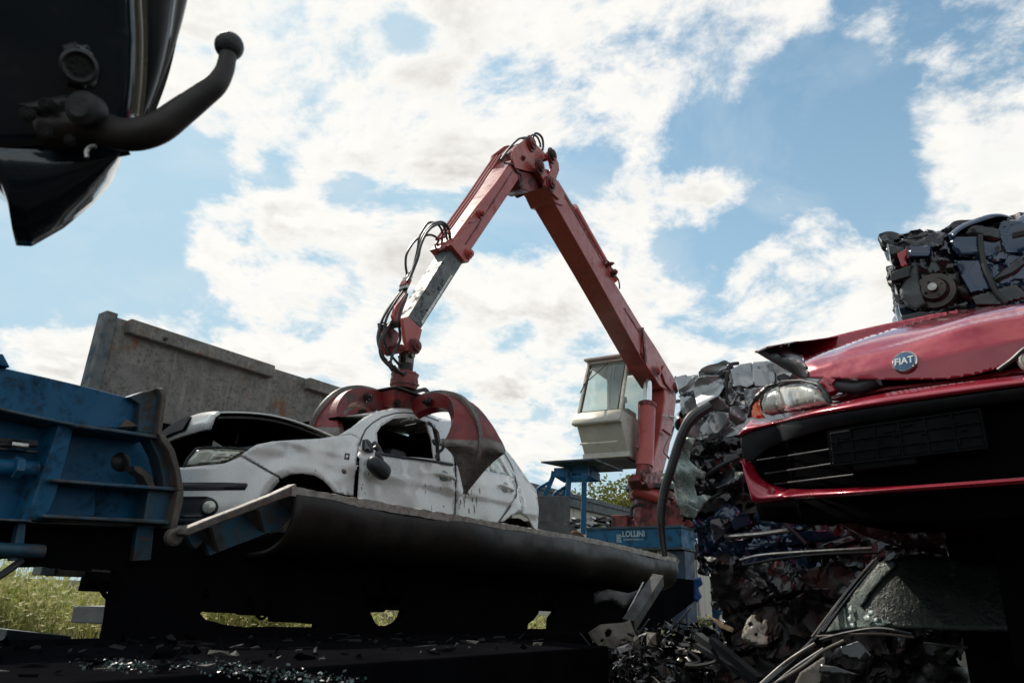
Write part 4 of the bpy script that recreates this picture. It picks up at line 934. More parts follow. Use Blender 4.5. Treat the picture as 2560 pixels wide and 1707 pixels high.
gap([(1241,1100),(1252,1118),(1264,1138),(1278,1162),(1287,1190),(1293,1214),(1291,1238),(1275,1266),(1248,1303)]); gap([(1139,1162),(1140,1200),(1137,1300)], .005)
wp('rear_quarter', [(1190,1060),(1234,1096),(1250,1107),(1283,1146),(1310,1184),(1322,1202),(1341,1224),(1347,1270),(1344,1330),(1334,1322),(1320,1296),(1300,1285),(1279,1287),(1259,1304),(1249,1303),(1276,1266),(1292,1238),(1294,1214),(1286,1192),(1262,1156),(1240,1112),(1205,1080)], step=7)
wp('rear_door_frame', [(1205,1080),(1240,1114),(1263,1158),(1286,1194),(1276,1191),(1262,1163),(1241,1127),(1228,1120),(1222,1178),(1212,1176),(1214,1110)], step=6, thick=.02)
wp('rear_window', [(1224,1160),(1229,1126),(1240,1127),(1262,1163),(1275,1190),(1224,1179)], mat('side_window_glass', (.45,.52,.47), .08, 0, trans=.55, coat=.5, var=(.6,.62,.55), vs=8), off=-.012, thick=.004, step=8)
for (u0, v0, u1, v1, par) in ((1088,1183,1132,1197,dr_), (1247,1212,1279,1226,rd_)):
    um, vm = (u0+u1)/2, (v0+v1)/2; w_ = (u1-u0)/2
    wp('handle_bowl', [(um-w_*.5, vm), (um-w_*.4, vm-10), (um, vm-15), (um+w_*.4, vm-10), (um+w_*.5, vm), (um+w_*.35, vm+10), (um, vm+13), (um-w_*.4, vm+9)], mat('handle_bowl_shade', (.30,.30,.29), .4, .1), parent=par, off=.002, thick=.002, step=4)
    pts = []
    for t in (0, .15, .5, .85, 1): u = u0+(u1-u0)*t; v = v0+(v1-v0)*t; x, y, z = CF.surf(u, v, carg); pts.append(CF.p(x, y, z+(.012 if t in (0, 1) else .035)))
    G().tube(smoothpts(pts, 4), .016, 10).out('door_handle', WHITE, par)
x, y, z = CF.surf(862, 1178, carg); wp('side_indicator', [(856,1174),(860,1171),(866,1173),(869,1180),(865,1184),(858,1182)], BEIGE, off=.01, pil=(4, .008), thick=.008, step=3)
wp('door_sticker', [(863,1132),(875,1133),(873,1149),(861,1147)], HOSE, off=.004, thick=.002, step=6)
for q in ([(866,1137),(871,1138),(870,1143),(866,1144),(864,1141)], [(864,1145),(870,1146),(870,1147),(864,1146)]): wp('sticker_emblem', q, mat('sticker_white', (.7,.7,.68), .5), off=.0075, thick=.001, step=3)
wp('rear_door_glass', [(1134,1072),(1205,1084),(1214,1110),(1222,1177),(1140,1161)], GLASSD, off=-.02, step=8, thick=.005)
_r = random.Random(9)
for (u0, u1, v0, v1, n_, L_) in ((1160,1205,1225,1290,11,34), (1140,1160,1250,1290,4,20), (1060,1130,1180,1270,7,14), (903,945,1170,1235,6,12), (770,880,1110,1180,5,6)):
    for k in range(n_):
        u, v = _r.uniform(u0, u1), _r.uniform(v0, v1); h = L_*_r.uniform(.3, 1); w2 = _r.uniform(.5, 1.6)
        wp('grime_streak', [(u-w2, v-h/2), (u+w2*.6, v-h/2+1), (u+w2, v+h*.2), (u+.3, v+h/2), (u-w2*.7, v+h*.1)], mat('grime_streak', (.09,.075,.06), .6), off=.0012, thick=0, step=9)
# mirror
mc = CF.at(946, 1169, .10); ml = (CF.at(972, 1192, .10)-CF.at(922, 1148, .10)).normalized(); mw_ = CF.z.cross(ml).normalized(); vs = []; N1, N2 = 16, 26
sg = lambda v_, e: math.copysign(abs(v_)**e, v_)
for i in range(N1+1):
    a = math.pi*i/N1-math.pi/2
    for j in range(N2):
        b = 2*math.pi*j/N2; w_ = sg(math.cos(a), .75)
        vs.append(mc+ml*.108*sg(math.sin(a), .75)+(mw_*.062*sg(math.cos(b), .8)+CF.z*.055*sg(math.sin(b), .8))*w_*(1+.12*math.sin(a)))
mk('mirror_housing', vs, [(i*N2+j, i*N2+(j+1) % N2, (i+1)*N2+(j+1) % N2, (i+1)*N2+j) for i in range(N1) for j in range(N2)], DARKP, WC, sharp=0)
wp('mirror_mount', [(913,1098),(926,1096),(936,1108),(942,1122),(938,1130),(926,1130),(912,1122)], DARKP, off=.03, pil=(9, .03), thick=.02, step=4)
wp('mirror_triangle', [(914,1100),(920,1108),(928,1128),(912,1124)], GLASSD, off=.035, thick=.004, step=5)
G().tube(smoothpts([CF.at(u, v, zz_) for u, v, zz_ in [(935,1108,.02),(944,1118,.06),(948,1128,.07),(944,1140,.08),(952,1150,.07),(946,1158,.08),(938,1160,.06)]]), .022, 8).out('mirror_arm', HOSE, WC)
G().tube(smoothpts([CF.at(u, v, .06) for u, v in [(936,1115),(950,1140),(955,1155)]]), .012, 8).out('mirror_cable', HOSE, WC)
# centre pillar seen through the door opening, torn seal
wp('centre_pillar', [(1063,1052),(1090,1056),(1112,1066),(1118,1100),(1122,1155),(1105,1155),(1104,1110),(1096,1080),(1085,1066)], STEELB, off=-.03, step=7, thick=.03)
G().tube([CF.at(u, v, -.02) for u, v in [(1070,1056),(1084,1066),(1092,1100),(1096,1152)]], .016, 8).out('door_seal', HOSE, WC)
G().tube([CF.at(u, v, .0) for u, v in [(1078,1062),(1094,1080),(1100,1110)]], .012, 8).out('pillar_bead', CHROME, WC)
wp('belt_guide', [(1083,1097),(1120,1096),(1124,1104),(1118,1112),(1086,1108)], HOSE, off=.02, thick=.02, step=6)
G().tube(smoothpts([CF.at(u, v, .02) for u, v in [(1108,1112),(1106,1122),(1096,1132),(1090,1145)]]), .014, 8).out('torn_strap', HOSE, WC)
# roof, far side, interior
def grid(name, q, m, parent, n=18, disp=None, thick=.012, **k):
    vs = []
    for j in range(n+1):
        for i in range(n+1):
            s, t = i/n, j/n; p = q[0]*(1-s)*(1-t)+q[1]*s*(1-t)+q[2]*s*t+q[3]*(1-s)*t
            if disp: p = p+disp(s, t)
            vs.append(p)
    w_ = n+1; o = mk(name, vs, [(j*w_+i, j*w_+i+1, (j+1)*w_+i+1, (j+1)*w_+i) for j in range(n) for i in range(n)], m, parent, **k)
    if thick: solid(o, thick, 0)
    return o
def cs(u, v, dz=0.): x, y, z = CF.surf(u, v, carg); return CF.p(x, y, z+dz)
R1, R2 = cs(930, 1034, -.02), cs(1180, 1062, -.02)
rf = folds(5, 6, .12, 1.)
grid('roof', [R1, R2, R2+B*1.05, R1+B*1.05], WHITE, WC, disp=lambda s, t: Z*(.05*math.sin(t*3.1)-.10*math.sin(t*3.1)*math.sin(s*3.1)+.25*(rf(s-.5, t-.5)-.08)*math.sin(t*3.1)))
hd = mat('headliner_edge', (.35,.24,.07), .7)
G().tube([CF.at(890, 1050, -.75), CF.at(960, 1034, -.75)], .018, 8).out('headliner_trim', hd, WC)
G().tube([CF.at(885, 1046, -.6), CF.at(1000, 1025, -.55)], .03, 8).out('windscreen_frame', WHITE, WC)
grid('windscreen', [CF.at(880, 1085, -.3), CF.at(930, 1040, -.4), CF.at(930, 1040, -.4)+B*.9, CF.at(880, 1085, -.3)+B*1.0-A*.25], CRACK, WC, disp=lambda s, t: Z*(-.10*math.sin(t*3.1)*math.sin(s*3)))
grid('loose_glass', [CF.at(690, 1112, -1.0), CF.at(790, 1110, -.9), CF.at(770, 1085, -1.0), CF.at(720, 1078, -1.2)], CRACK, WC, disp=lambda s, t: CF.z*.02*math.sin(s*9+t*7))
F_ = CF
def ib(name, x0, x1, y0, y1, z0, z1, m=SHADEBLK, b=.0):
    o = G().box(CF, x0, x1, y0, y1, z0, z1).out(name, m, WC, smooth=False)
    if b: bev(o, b, 3)
    return o
ib('floor_pan', -.2, 3.2, .68, .80, -1.5, -.14, SHADEBLK); ib('far_side_panel', .1, 3.3, .75, 1.5, -1.58, -1.5, DARKP); ib('bulkhead', .82, .88, .75, 1.50, -1.45, -.12, SHADEBLK)
ib('cabin_shade_sheet', .95, 2.9, 1.25, 1.92, -1.40, -1.34, SHADEBLK); ib('rear_bulkhead', 2.35, 2.4, .8, 1.85, -1.4, -.25, SHADEBLK); ib('head_lining', 1.05, 2.6, 1.86, 1.88, -1.35, -.42, SHADEBLK)  # black sheet behind the door window stands in for cabin shade
ib('engine', -.1, .6, .8, 1.30, -1.2, -.4, SCRAP, .03); ib('bonnet_shade_box', -.45, .60, .8, 1.74, -1.46, -1.36); ib('nose_shroud', -.40, -.3, .8, 1.36, -1.4, -.75); ib('inner_wing', .0, .75, 1.05, 1.36, -.30, -.24, SHADEBLK)  # black box beyond the engine stands in for the shade under the bonnet
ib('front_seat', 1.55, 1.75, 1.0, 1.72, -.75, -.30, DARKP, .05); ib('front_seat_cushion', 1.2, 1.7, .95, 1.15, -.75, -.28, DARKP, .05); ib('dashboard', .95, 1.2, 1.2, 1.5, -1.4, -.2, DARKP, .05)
P = CF.p(1.18, 1.47, -.42); ax = (CF.x*.8-Z*.5).normalized(); a_ = ax.orthogonal().normalized(); b_ = ax.cross(a_)
G().tube([P+(a_*math.cos(t*.2618)+b_*math.sin(t*.2618))*.18 for t in range(25)], .018, 8).out('steering_wheel', DARKP, WC)
for (u, v, u2, v2) in ((1000,1055,1030,1046), (1012,1064,1040,1058)): G().tube([CF.at(u, v, -.3), CF.at(u2, v2, -.3)], .004, 6).out('roof_wiring', STEELB, WC)
# wheel arches
def arch(cx_, cy_, r_):
    g = G(); vs = []; fs = []
    for i in range(17):
        a = math.pi*i/16; 
        for d in (-.04, -.30): vs.append(CF.p(cx_+r_*math.cos(a), cy_+r_*math.sin(a), d))
    fs = [(2*i, 2*i+1, 2*i+3, 2*i+2) for i in range(16)]
    return solid(mk('wheel_arch_liner', vs, fs, SHADEBLK, WC), .01, 0)
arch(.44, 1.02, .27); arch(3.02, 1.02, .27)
ib('wheel_well', .15, .75, .8, 1.32, -.36, -.30, SHADEBLK); ib('wheel_well', 2.7, 3.35, .8, 1.32, -.42, -.36, SHADEBLK); ib('tail_panel', 3.05, 3.4, .8, 1.5, -1.4, -.36, DARKP, .04)
G().tube([CF.p(.44, .98, -.30), CF.p(.44, .98, -.12)], .11, 20).out('front_hub', SCRAP, WC)
# bonnet
H1, H2 = CF.at(549, 1031, -.06), CF.at(838, 1093, -.12); H4 = CF.at(414, 1086, -1.25); H3 = H2+B*1.25+Z*.02
hf = folds(31, 4, .06, 1.)
def hdsp(s, t): return Z*(.085*math.sin(s*3.1)*(1-.35*s)*(.8+.3*t)+.05*math.sin(t*3.1)+.12*hf(s-.5, t-.5)*s*(1-s))
grid('bonnet', [H1, H2, H3, H4], WHITE, WC, disp=hdsp, thick=.012)
DK = Z*-.03
grid('bonnet_underside', [H1+DK+B*.03, H2+DK+B*.03, H3+DK, H4+DK+A*.04], SHADEBLK, WC, disp=hdsp, thick=.006)
for t in (.03, .08, .5): G().tube([H1*(1-s)*(1-t)+H2*s*(1-t)+H3*s*t+H4*(1-s)*t+hdsp(s, t)+DK*1.1 for s in [i/14 for i in range(15)]], .012 if t < .2 else .03, 6).out('bonnet_rib', SCRAP if t < .2 else SHADEBLK, WC)
lipn = (-A*.75-Z*.6).normalized()
e = [H1+(H4-H1)*k/14+hdsp(0, k/14) for k in range(15)]
vs = []; fs = []
for k, q in enumerate(e):
    d = (.13+.05*math.sin(k/14*math.pi)); c = q+(-Z*.85-A*.35)*d; c2 = q+(-Z*.5-A*.5)*d*.45
    vs += [q, c2, c]
for k in range(14): fs += [(3*k, 3*k+3, 3*k+4, 3*k+1), (3*k+1, 3*k+4, 3*k+5, 3*k+2)]
solid(mk('bonnet_nose', vs, fs, WHITE, WC), .02, 0)
gv = []; gfs = []
for k in range(5, 15):
    q = vs[3*k]; a1 = vs[3*k+1]; a2 = vs[3*k+2]
    gv += [q*.35+a1*.65-A*.022, a2*.75+a1*.25-A*.03]
for k in range(9): gfs.append((2*k, 2*k+1, 2*k+3, 2*k+2))
gr_ = solid(mk('radiator_grille', gv, gfs, SHADEBLK, WC), .01, 0)
for k in range(0, 36):
    f = k/4; i = min(8, int(f)); f -= i; p0 = gv[2*i]*(1-f)+gv[2*i+2]*f; p1 = gv[2*i+1]*(1-f)+gv[2*i+3]*f
    G().tube([p0-A*.012, p1-A*.012], .006, 4).out('grille_slat', DARKP, gr_, smooth=False)
G().tube([cs(622, 1119, -.1), CF.at(700, 1108, -.3), CF.at(840, 1098, -.35)], .012, 6).out('bonnet_cable', DARKP, WC)
G().tube([CF.at(588, 1108, -.9), CF.at(596, 1080, -.9)], .012, 6).out('bonnet_stay', STEELB, WC)
# ------------------------------------------------------------------ pressed bales
def bale(name, label, fr, dims, paints, seed, amp=1., nsheets=14, n=84, group='pressed car bales', vlayers=True):
    w_, h_, d_ = dims; t = thing(name, label, 'bale', fr.p(w_/2, 0, -d_/2), group)
    sx, sy, sz = n, max(8, int(n*h_/w_)), max(8, int(n*d_/w_)); idx = {}; P = []; fs = []
    def vid(i, j, k):
        if (i, j, k) not in idx: idx[(i, j, k)] = len(P); P.append((w_*i/sx, h_*j/sy, -d_*k/sz))
        return idx[(i, j, k)]
    for i in range(sx):
        for j in range(sy): fs += [(vid(i,j,0), vid(i+1,j,0), vid(i+1,j+1,0), vid(i,j+1,0)), (vid(i,j,sz), vid(i,j+1,sz), vid(i+1,j+1,sz), vid(i+1,j,sz))]
    for i in range(sx):
        for k in range(sz): fs += [(vid(i,sy,k), vid(i+1,sy,k), vid(i+1,sy,k+1), vid(i,sy,k+1)), (vid(i,0,k), vid(i,0,k+1), vid(i+1,0,k+1), vid(i+1,0,k))]
    for j in range(sy):
        for k in range(sz): fs += [(vid(sx,j,k), vid(sx,j,k+1), vid(sx,j+1,k+1), vid(sx,j+1,k)), (vid(0,j,k), vid(0,j+1,k), vid(0,j+1,k+1), vid(0,j,k+1))]
    Q = np.array(P); c = np.array((w_/2, h_/2, -d_/2)); Dp = crump(Q, seed, amp)
    # deep clefts between the crushed layers
    r = np.random.RandomState(seed+1); lay = np.abs(((Q[:, 1]+.06*np.sin(Q[:, 0]*5+seed)+Dp[:, 1])*(3.2/h_)+r.rand()) % 1-.5)*2
    cl = np.clip((lay-.86)/.14, 0, 1)*.07
    nr = (Q-c)/np.array((w_/2, h_/2, d_/2)); nr = np.sign(nr)*(np.abs(nr) > .98); nr /= np.maximum(1e-6, np.linalg.norm(nr, axis=1))[:, None]
    Q = Q+Dp-nr*cl[:, None]
    seeds = r.rand(16, 3)*np.array((w_, h_, -d_)); fc = np.array([Q[list(f)].mean(0) for f in fs]); fc2 = fc+.08*np.sin(fc[:, [1, 2, 0]]*11)
    near = ((fc2[:, None, :]-seeds[None])**2).sum(2).argmin(1); pal = r.choice(len(paints)+1, 16, p=[.22]+[.78/len(paints)]*len(paints)); fmi = pal[near]
    mk('pressed_core', [fr.p(*q) for q in Q], fs, [SCRAP]+paints, t, sharp=28, fm=fmi)
    rr = random.Random(seed)
    for s in range(nsheets):
        face = rr.choice('fffflt'); a = rr.uniform(.16, .42)*min(1.2, w_); b = rr.uniform(.10, .26)*min(1, h_/.6+.2)
        cx_, cy_, cz_ = rr.uniform(.08, .92)*w_, rr.uniform(.12, .88)*h_, -rr.uniform(.1, .9)*d_
        th = rr.gauss(0, .5)
        if face == 'f': c_ = (cx_, cy_, .035); ex, ey, ez = V(1,0,0), V(0,1,0), V(0,0,1)
        elif face == 'l': c_ = (-.03, cy_, cz_); ex, ey, ez = V(0,0,1), V(0,1,0), V(-1,0,0)
        else: c_ = (cx_, h_+.01, cz_*.4); ex, ey, ez = V(1,0,0), V(0,0,-1), V(0,1,0)
        ex, ey = ex*math.cos(th)+ey*math.sin(th), ey*math.cos(th)-ex*math.sin(th)
        tilt = rr.gauss(0, .12); f1 = folds(rr.randint(0, 9999), rr.randint(4, 7), .26, a); m = rr.choice(paints+paints+[SCRAP]); vs = []; gx, gy = 26, 18
        ed = [rr.uniform(.82, 1.05) for _ in range(8)]
        for j in range(gy+1):
            for i in range(gx+1):
                x, y = (i/gx-.5)*2*a*.5, (j/gy-.5)*2*b*.5; k_ = ed[int((math.atan2(y, x)+math.pi)/6.2832*7.99)]; x *= k_; y *= k_
                z = f1(x, y)*.8-.03+tilt*x; z -= .05*(abs(i/gx-.5)*2)**4+.05*(abs(j/gy-.5)*2)**4
                q = V(*c_)+ex*x+ey*y+ez*z; vs.append(fr.p(*q))
        w2 = gx+1; o = mk('crushed_panel', vs, [(j*w2+i, j*w2+i+1, (j+1)*w2+i+1, (j+1)*w2+i) for j in range(gy) for i in range(gx)], m, t, sharp=24); solid(o, .003, 0)
    return t
def stackframe(u, v, Y, ang):
    P = at(u, v, Y); x = V(math.cos(ang), math.sin(ang), 0); return Fr(P, x, Z, V(x.y, -x.x, 0))
ST = rad(-24)
f1_ = stackframe(1700, 1288, 5.1, ST)
zb = [1.62, 1.02, .66, .02]; base = V(f1_.o.x, f1_.o.y, 0)
def sf(dx, z, dz=0.): return Fr(base+f1_.x*dx+Z*z+f1_.z*dz, f1_.x, Z, f1_.z)
ytop = at(1740, 935, 5.1).z; ymid = at(1700, 1110, 5.1).z; ybot = f1_.o.z
B1 = bale('pressed_bale', 'crumpled silver bale on top of the stack behind the red car headlight', sf(.05, ymid+.0), (1.25, ytop-ymid, .9), [SILVP, SILVP], 101, .7, 4)
B2 = bale('pressed_bale', 'black crumpled bale with shattered green glass hanging off its left end', sf(.0, ybot+.02), (1.3, ymid-ybot-.03, .9), [BLKP, BLKP], 202, .8, 7)
y3 = at(1765, 1405, 5.1).z
B3 = bale('pressed_bale', 'glossy dark navy bale under the red bumper, below the glass draped bale', sf(.10, y3), (1.5, ybot-y3-.02, .9), [NAVYP, BLKP, BLKP], 303, .9, 8)
B4 = bale('pressed_bale', 'lowest bale of the stack, dark and oily beside the pale gearbox casting', sf(.22, -.02), (1.4, y3-.0, .9), [BLKP, SCRAP], 404, 1.0, 10)
# larger folded skins pressed flat against the bales
def bp_(t, fr, name, poly, m, off=.05, amp=.35, seed=1, k=6, step=5):
    cx_ = sum(p[0] for p in poly)/len(poly); cy_ = sum(p[1] for p in poly)/len(poly); x0, y0 = fr.hit(cx_, cy_, off)
    r = random.Random(seed); sz = .25; L = []
    for _ in range(k): a = r.uniform(0, math.pi); L.append((math.cos(a), math.sin(a), r.uniform(-.1, .1), r.choice((-1, 1, 1))*amp*r.uniform(.4, 1)))
    f = lambda x, y: off-sum(c*abs(a*(x-x0)+b*(y-y0)-d) for a, b, d, c in L)
    return panel(name, fr, rounded([(a, b) for a, b in poly], 1.5, 1), f, m, t, step=step, thick=.004, sharp=14)
for i, q in enumerate([[(1736,953),(1745,944),(1762,938),(1805,938),(1811,965),(1796,990),(1772,1003),(1755,1022),(1742,1016),(1735,985)], [(1763,1006),(1798,986),(1815,1010),(1826,1022),(1800,1030),(1778,1022)],
    [(1826,924),(1850,911),(1880,906),(1885,958),(1868,968),(1850,962),(1832,966),(1832,940)], [(1880,905),(1932,902),(1938,955),(1905,968),(1884,962)], [(1930,903),(1962,915),(2000,945),(2012,958),(1940,962)],
    [(1784,1026),(1822,1032),(1826,1060),(1797,1080),(1755,1090),(1748,1070),(1766,1050)], [(1860,972),(1915,966),(1884,1022),(1862,1015)], [(1825,1016),(1862,1010),(1872,1042),(1842,1062),(1824,1050)], [(1800,1000),(1830,970),(1845,985),(1830,1012)], [(1745,1090),(1768,1075),(1775,1092),(1752,1100)]]):
    bp_(B1, sf(0, 0), 'folded_skin', q, SILVP, .06+.012*(i % 3), .42, 40+i)
for i, q in enumerate([[(1715,1102),(1745,1093),(1762,1120),(1746,1142),(1724,1136)], [(1760,1102),(1790,1100),(1800,1125),(1775,1136)], [(1760,1150),(1800,1140),(1808,1165),(1770,1176)], [(1800,1136),(1850,1130),(1856,1150),(1815,1162)], [(1765,1196),(1830,1174),(1862,1180),(1845,1202),(1790,1222)],
    [(1730,1200),(1765,1195),(1776,1226),(1750,1236)], [(1785,1246),(1850,1210),(1862,1226),(1820,1252)], [(1785,1072),(1800,1069),(1810,1102),(1796,1112)], [(1820,1085),(1858,1078),(1858,1108),(1830,1118)], [(1840,1160),(1862,1150),(1864,1175),(1842,1180)]]):
    bp_(B2, sf(0, 0), 'folded_skin', q, BLKP, .06+.012*(i % 3), .5, 60+i)
for i, q in enumerate([[(1878,1275),(1902,1270),(1922,1300),(1967,1308),(1960,1320),(1905,1312),(1884,1297)], [(1925,1372),(1960,1340),(2020,1325),(2070,1325),(2098,1346),(2050,1356),(1990,1362)], [(1798,1330),(1815,1350),(1862,1346),(1864,1376),(1846,1386)], [(1775,1300),(1800,1290),(1815,1330),(1785,1360)], [(1820,1290),(1870,1280),(1880,1310),(1835,1325)]]):
    bp_(B3, sf(0, 0), 'folded_skin', q, NAVYP if i != 3 else BLKP, .10, .5, 80+i)
for i, q in enumerate([[(1850,1425),(1920,1418),(1990,1425),(1985,1445),(1900,1448)], [(1860,1450),(1900,1455),(1890,1500),(1862,1495)], [(1905,1460),(1960,1450),(1975,1490),(1930,1505)], [(1975,1500),(2010,1480),(2020,1530),(1995,1560)], [(1990,1430),(2050,1430),(2065,1460),(2000,1465)], [(1930,1510),(1975,1505),(1985,1560),(1950,1580)], [(2020,1470),(2075,1470),(2060,1520),(2025,1520)]]):
    bp_(B4, sf(0, 0), 'folded_skin', q, (BLKP, SCRAP, ALU)[0 if i not in (2, 5) else 1], .06, .6, 90+i)
# pieces on the bales
def onb(u, v, dz=.05): return f1_.at(u, v, dz)
G().tube([onb(1812,1342,.1), onb(1900,1335,.12), onb(1975,1325,.1)], .018, 10).out('bent_tube', STEELB, B3)
bev(G().tube([onb(1945,1290,.14), onb(2015,1360,.16)], .016, 4).out('bent_bar', DARKP, B3), .002)
G().tube(smoothpts([onb(1850,1400,.12), onb(1900,1388,.14), onb(2000,1380,.16), onb(2180,1370,.2)]), .012, 8).out('trim_strip', STEELB, B3)
G().tube(smoothpts([onb(1860,1412,.12), onb(1950,1396,.14), onb(2060,1385,.18), onb(2195,1380,.22)]), .010, 8).out('trim_strip', DARKP, B3)
G().tube(smoothpts([onb(1765,1190,.06), onb(1800,1165,.09), onb(1850,1142,.08)]), .018, 8).out('trim_strip', DARKP, B2)
G().tube(smoothpts([onb(1770,1250,.06), onb(1830,1215,.1), onb(1870,1180,.08)]), .012, 8).out('trim_strip', DARKP, B2)
G().tube([onb(1857,1120,.12), onb(1859,1180,.12), onb(1857,1246,.12)], .0035, 5).out('hanging_wire', HOSE, B2)
# torn laminated glass
GLS = [(1700,1105),(1718,1092),(1740,1096),(1730,1120),(1722,1150),(1745,1170),(1765,1180),(1762,1200),(1740,1195),(1735,1215),(1742,1240),(1760,1235),(1778,1240),(1760,1262),(1750,1280),(1735,1292),(1710,1288),(1702,1268),(1688,1240),(1685,1180),(1692,1130)]
def sh(x, y): return .05*math.sin(x*23+y*7)+.03*math.sin(y*31)+.015*math.sin(x*60+y*41)
fs_ = sf(0, 0, .12); panel('shattered_glass_sheet', fs_, GLS, lambda x, y: sh(x, y), CRACK, B2, step=5, thick=.004)
panel('shattered_glass_flap', fs_, [(1690,1250),(1720,1262),(1746,1275),(1738,1296),(1712,1290),(1706,1282)], lambda x, y: .05+sh(x*1.3, y), CRACK, B2, step=5, thick=.004)
# rubber strip hanging from the silver bale
rb = [(1775,1015,.10,.042),(1750,1030,.14,.05),(1730,1045,.17,.052),(1712,1072,.18,.044),(1695,1115,.16,.042),(1675,1180,.14,.04),(1660,1230,.12,.038),(1652,1290,.11,.036),(1656,1345,.10,.03),(1662,1390,.10,.022)]
pts = smoothpts([f1_.at(u, v, z+.05) for u, v, z, r_ in rb], 5); rs = []
for i in range(len(rb)-1):
    for k in range(5): rs.append(rb[i][3]*(1-k/5)+rb[i+1][3]*k/5)
rs.append(rb[-1][3]); g = G().tube(pts, [q*.82 for q in rs], 10)
g.v = [q for q in g.v]; o = g.out('rubber_strip', mat('weathered_rubber', (.016,.017,.019), .38, 0, var=(.035,.036,.038), vs=8, bump=.25, bs=20), None, loc=f1_.at(1662, 1390, .1)); tag(o, 'thick black rubber strip drooping from the silver bale down past the crane', 'rubber strip')
prism('red_scrap_flap', f1_, [(1698,1038),(1704,1048),(1745,1030),(1735,1060),(1700,1075)], .0, .02, RED, B1, zpx=.02)
G().tube(smoothpts([onb(1824,925,.02), onb(1822,915,.02), onb(1830,910,.0), onb(1845,908,-.05)]), .014, 8).out('torn_hose', HOSE, B1)
for k in range(5): G().tube(smoothpts([onb(1800+k*5, 940+k*3, .06), onb(1812+k*2, 930, .1), onb(1815, 950+k*8, .08), onb(1806+k*4, 985+k*6, .07)]), .012, 6).out('torn_hose', HOSE, B1)
prism('dark_opening', f1_, [(1940,938),(1960,932),(1975,940),(1972,952),(1945,950)], .04, .10, DARKP, B1, zpx=.1)

# ------------------------------------------------------------------ navy bale on the red car
P = at(2245, 800, 4.3); nf = Fr(P, V(math.cos(rad(-33)), math.sin(rad(-33)), 0), Z, V(math.sin(rad(-33)), -math.cos(rad(-33)), 0))
ntop = at(2320, 590, 4.3).z
B5 = bale('pressed_bale', 'glossy dark blue bale with an exposed brake disc, lying above the red bonnet', nf, (1.25, ntop-P.z-.03, .85), [NAVYP, NAVYP, BLKP], 505, .85, 15)
P_ = nf.at(2338, 727, .06); nz = (nf.z+nf.x*-.15).normalized()
dk = G().lathe(P_-nz*.04, nz, [(0, .118), (.05, .118), (.052, .085), (.045, .08), (.055, .075), (.09, .07), (.095, .03), (.12, .028), (.12, .0)], 36).out('brake_disc', mat('brake_disc_steel', (.045,.04,.038), .42, .5, var=(.08,.062,.05), vs=10, bump=.2), B5)
for k in range(4): a = k*math.pi/2+.4; bolt('wheel_bolt', P_+nz*.05+(nf.x*math.cos(a)+Z*math.sin(a))*.052, nz, .007, .012, HOSE, dk)
G().lathe(P_+nz*.05, nz, [(0, .027), (.035, .026), (.037, .004)], 20).out('hub_cap', STEELB, dk)
def npan(name, poly, m, off, pil=None, amp=.03, seed=1):
    f = folds(seed, 5, .35, .3); x0, y0 = nf.hit(*poly[0], 0); return panel(name, nf, poly, lambda x, y: off+amp*f(x-x0-.15, y-y0+.1), m, B5, step=5, thick=.006, pil=pil, sharp=25)
npan('fender_liner', [(2248,725),(2262,690),(2285,660),(2297,662),(2298,700),(2312,745),(2318,760),(2290,775),(2268,765),(2252,745)], mat('scuffed_liner', (.03,.033,.034), .6, 0, var=(.075,.08,.08), vs=9, bump=.3), .10, (10, .02), .3, 3)
npan('filler_flap', rounded([(2270,612),(2330,610),(2330,638),(2322,642),(2272,642)], 7), NAVYP, .10, (5, .015), .05, 4)
npan('door_skin', [(2385,648),(2455,645),(2468,690),(2510,712),(2500,720),(2425,735),(2405,700)], NAVYP, .09, (6, .02), .5, 8)
npan('door_skin', [(2370,585),(2445,588),(2450,640),(2400,640),(2382,620)], NAVYP, .08, (6, .02), .5, 12)
npan('door_skin', [(2490,568),(2580,545),(2590,640),(2510,632)], NAVYP, .07, (6, .02), .4, 15)
npan('door_skin', [(2495,550),(2520,545),(2590,552),(2590,570),(2495,572)], NAVYP, .02, (6, .02), .3, 16)
npan('door_skin', [(2300,600),(2335,596),(2365,600),(2380,640),(2360,680),(2325,660),(2332,625)], NAVYP, .06, None, .6, 31)
npan('door_skin', [(2455,590),(2492,575),(2505,630),(2470,645),(2456,640)], NAVYP, .06, None, .5, 32)
npan('door_skin', [(2520,640),(2590,640),(2590,700),(2530,700),(2505,670)], NAVYP, .08, None, .6, 33)
npan('door_skin', [(2460,650),(2510,640),(2535,700),(2500,712),(2472,695)], NAVYP, .07, None, .6, 34)
npan('sill_panel', [(2420,740),(2540,705),(2580,740),(2490,765),(2440,765)], BLKP, .08, (6, .02), .5, 17)
npan('tail_lamp_shard', [(2243,634),(2262,624),(2266,618),(2269,640),(2264,648),(2270,664),(2254,668),(2248,650)], mat('tail_lamp_red', (.42,.012,.02), .2, 0, coat=.8), .04, None, .3, 6)
prism('bumper_bracket', nf, [(2225,682),(2270,664),(2275,690),(2228,704)], .02, .08, DARKP, B5, zpx=.08)
prism('bumper_bracket', nf, [(2231,738),(2240,734),(2262,752),(2245,752)], .02, .04, BLKP, B5, zpx=.04)
G().tube(smoothpts([nf.at(u, v, .11) for u, v in [(2450,588),(2453,620),(2460,660),(2475,700),(2490,730),(2515,758)]]), .016, 10).out('hanging_seal', HOSE, B5)
for i in range(3): G().tube([nf.at(2530, 585+i*4, .16), nf.at(2575, 575+i*4, .16)], .012, 8).out('window_trim', DARKP, B5)
prism('loose_trim', nf, [(2252,790),(2300,778),(2375,786),(2310,800),(2258,802)], .0, .12, DARKP, B5, zpx=.12)

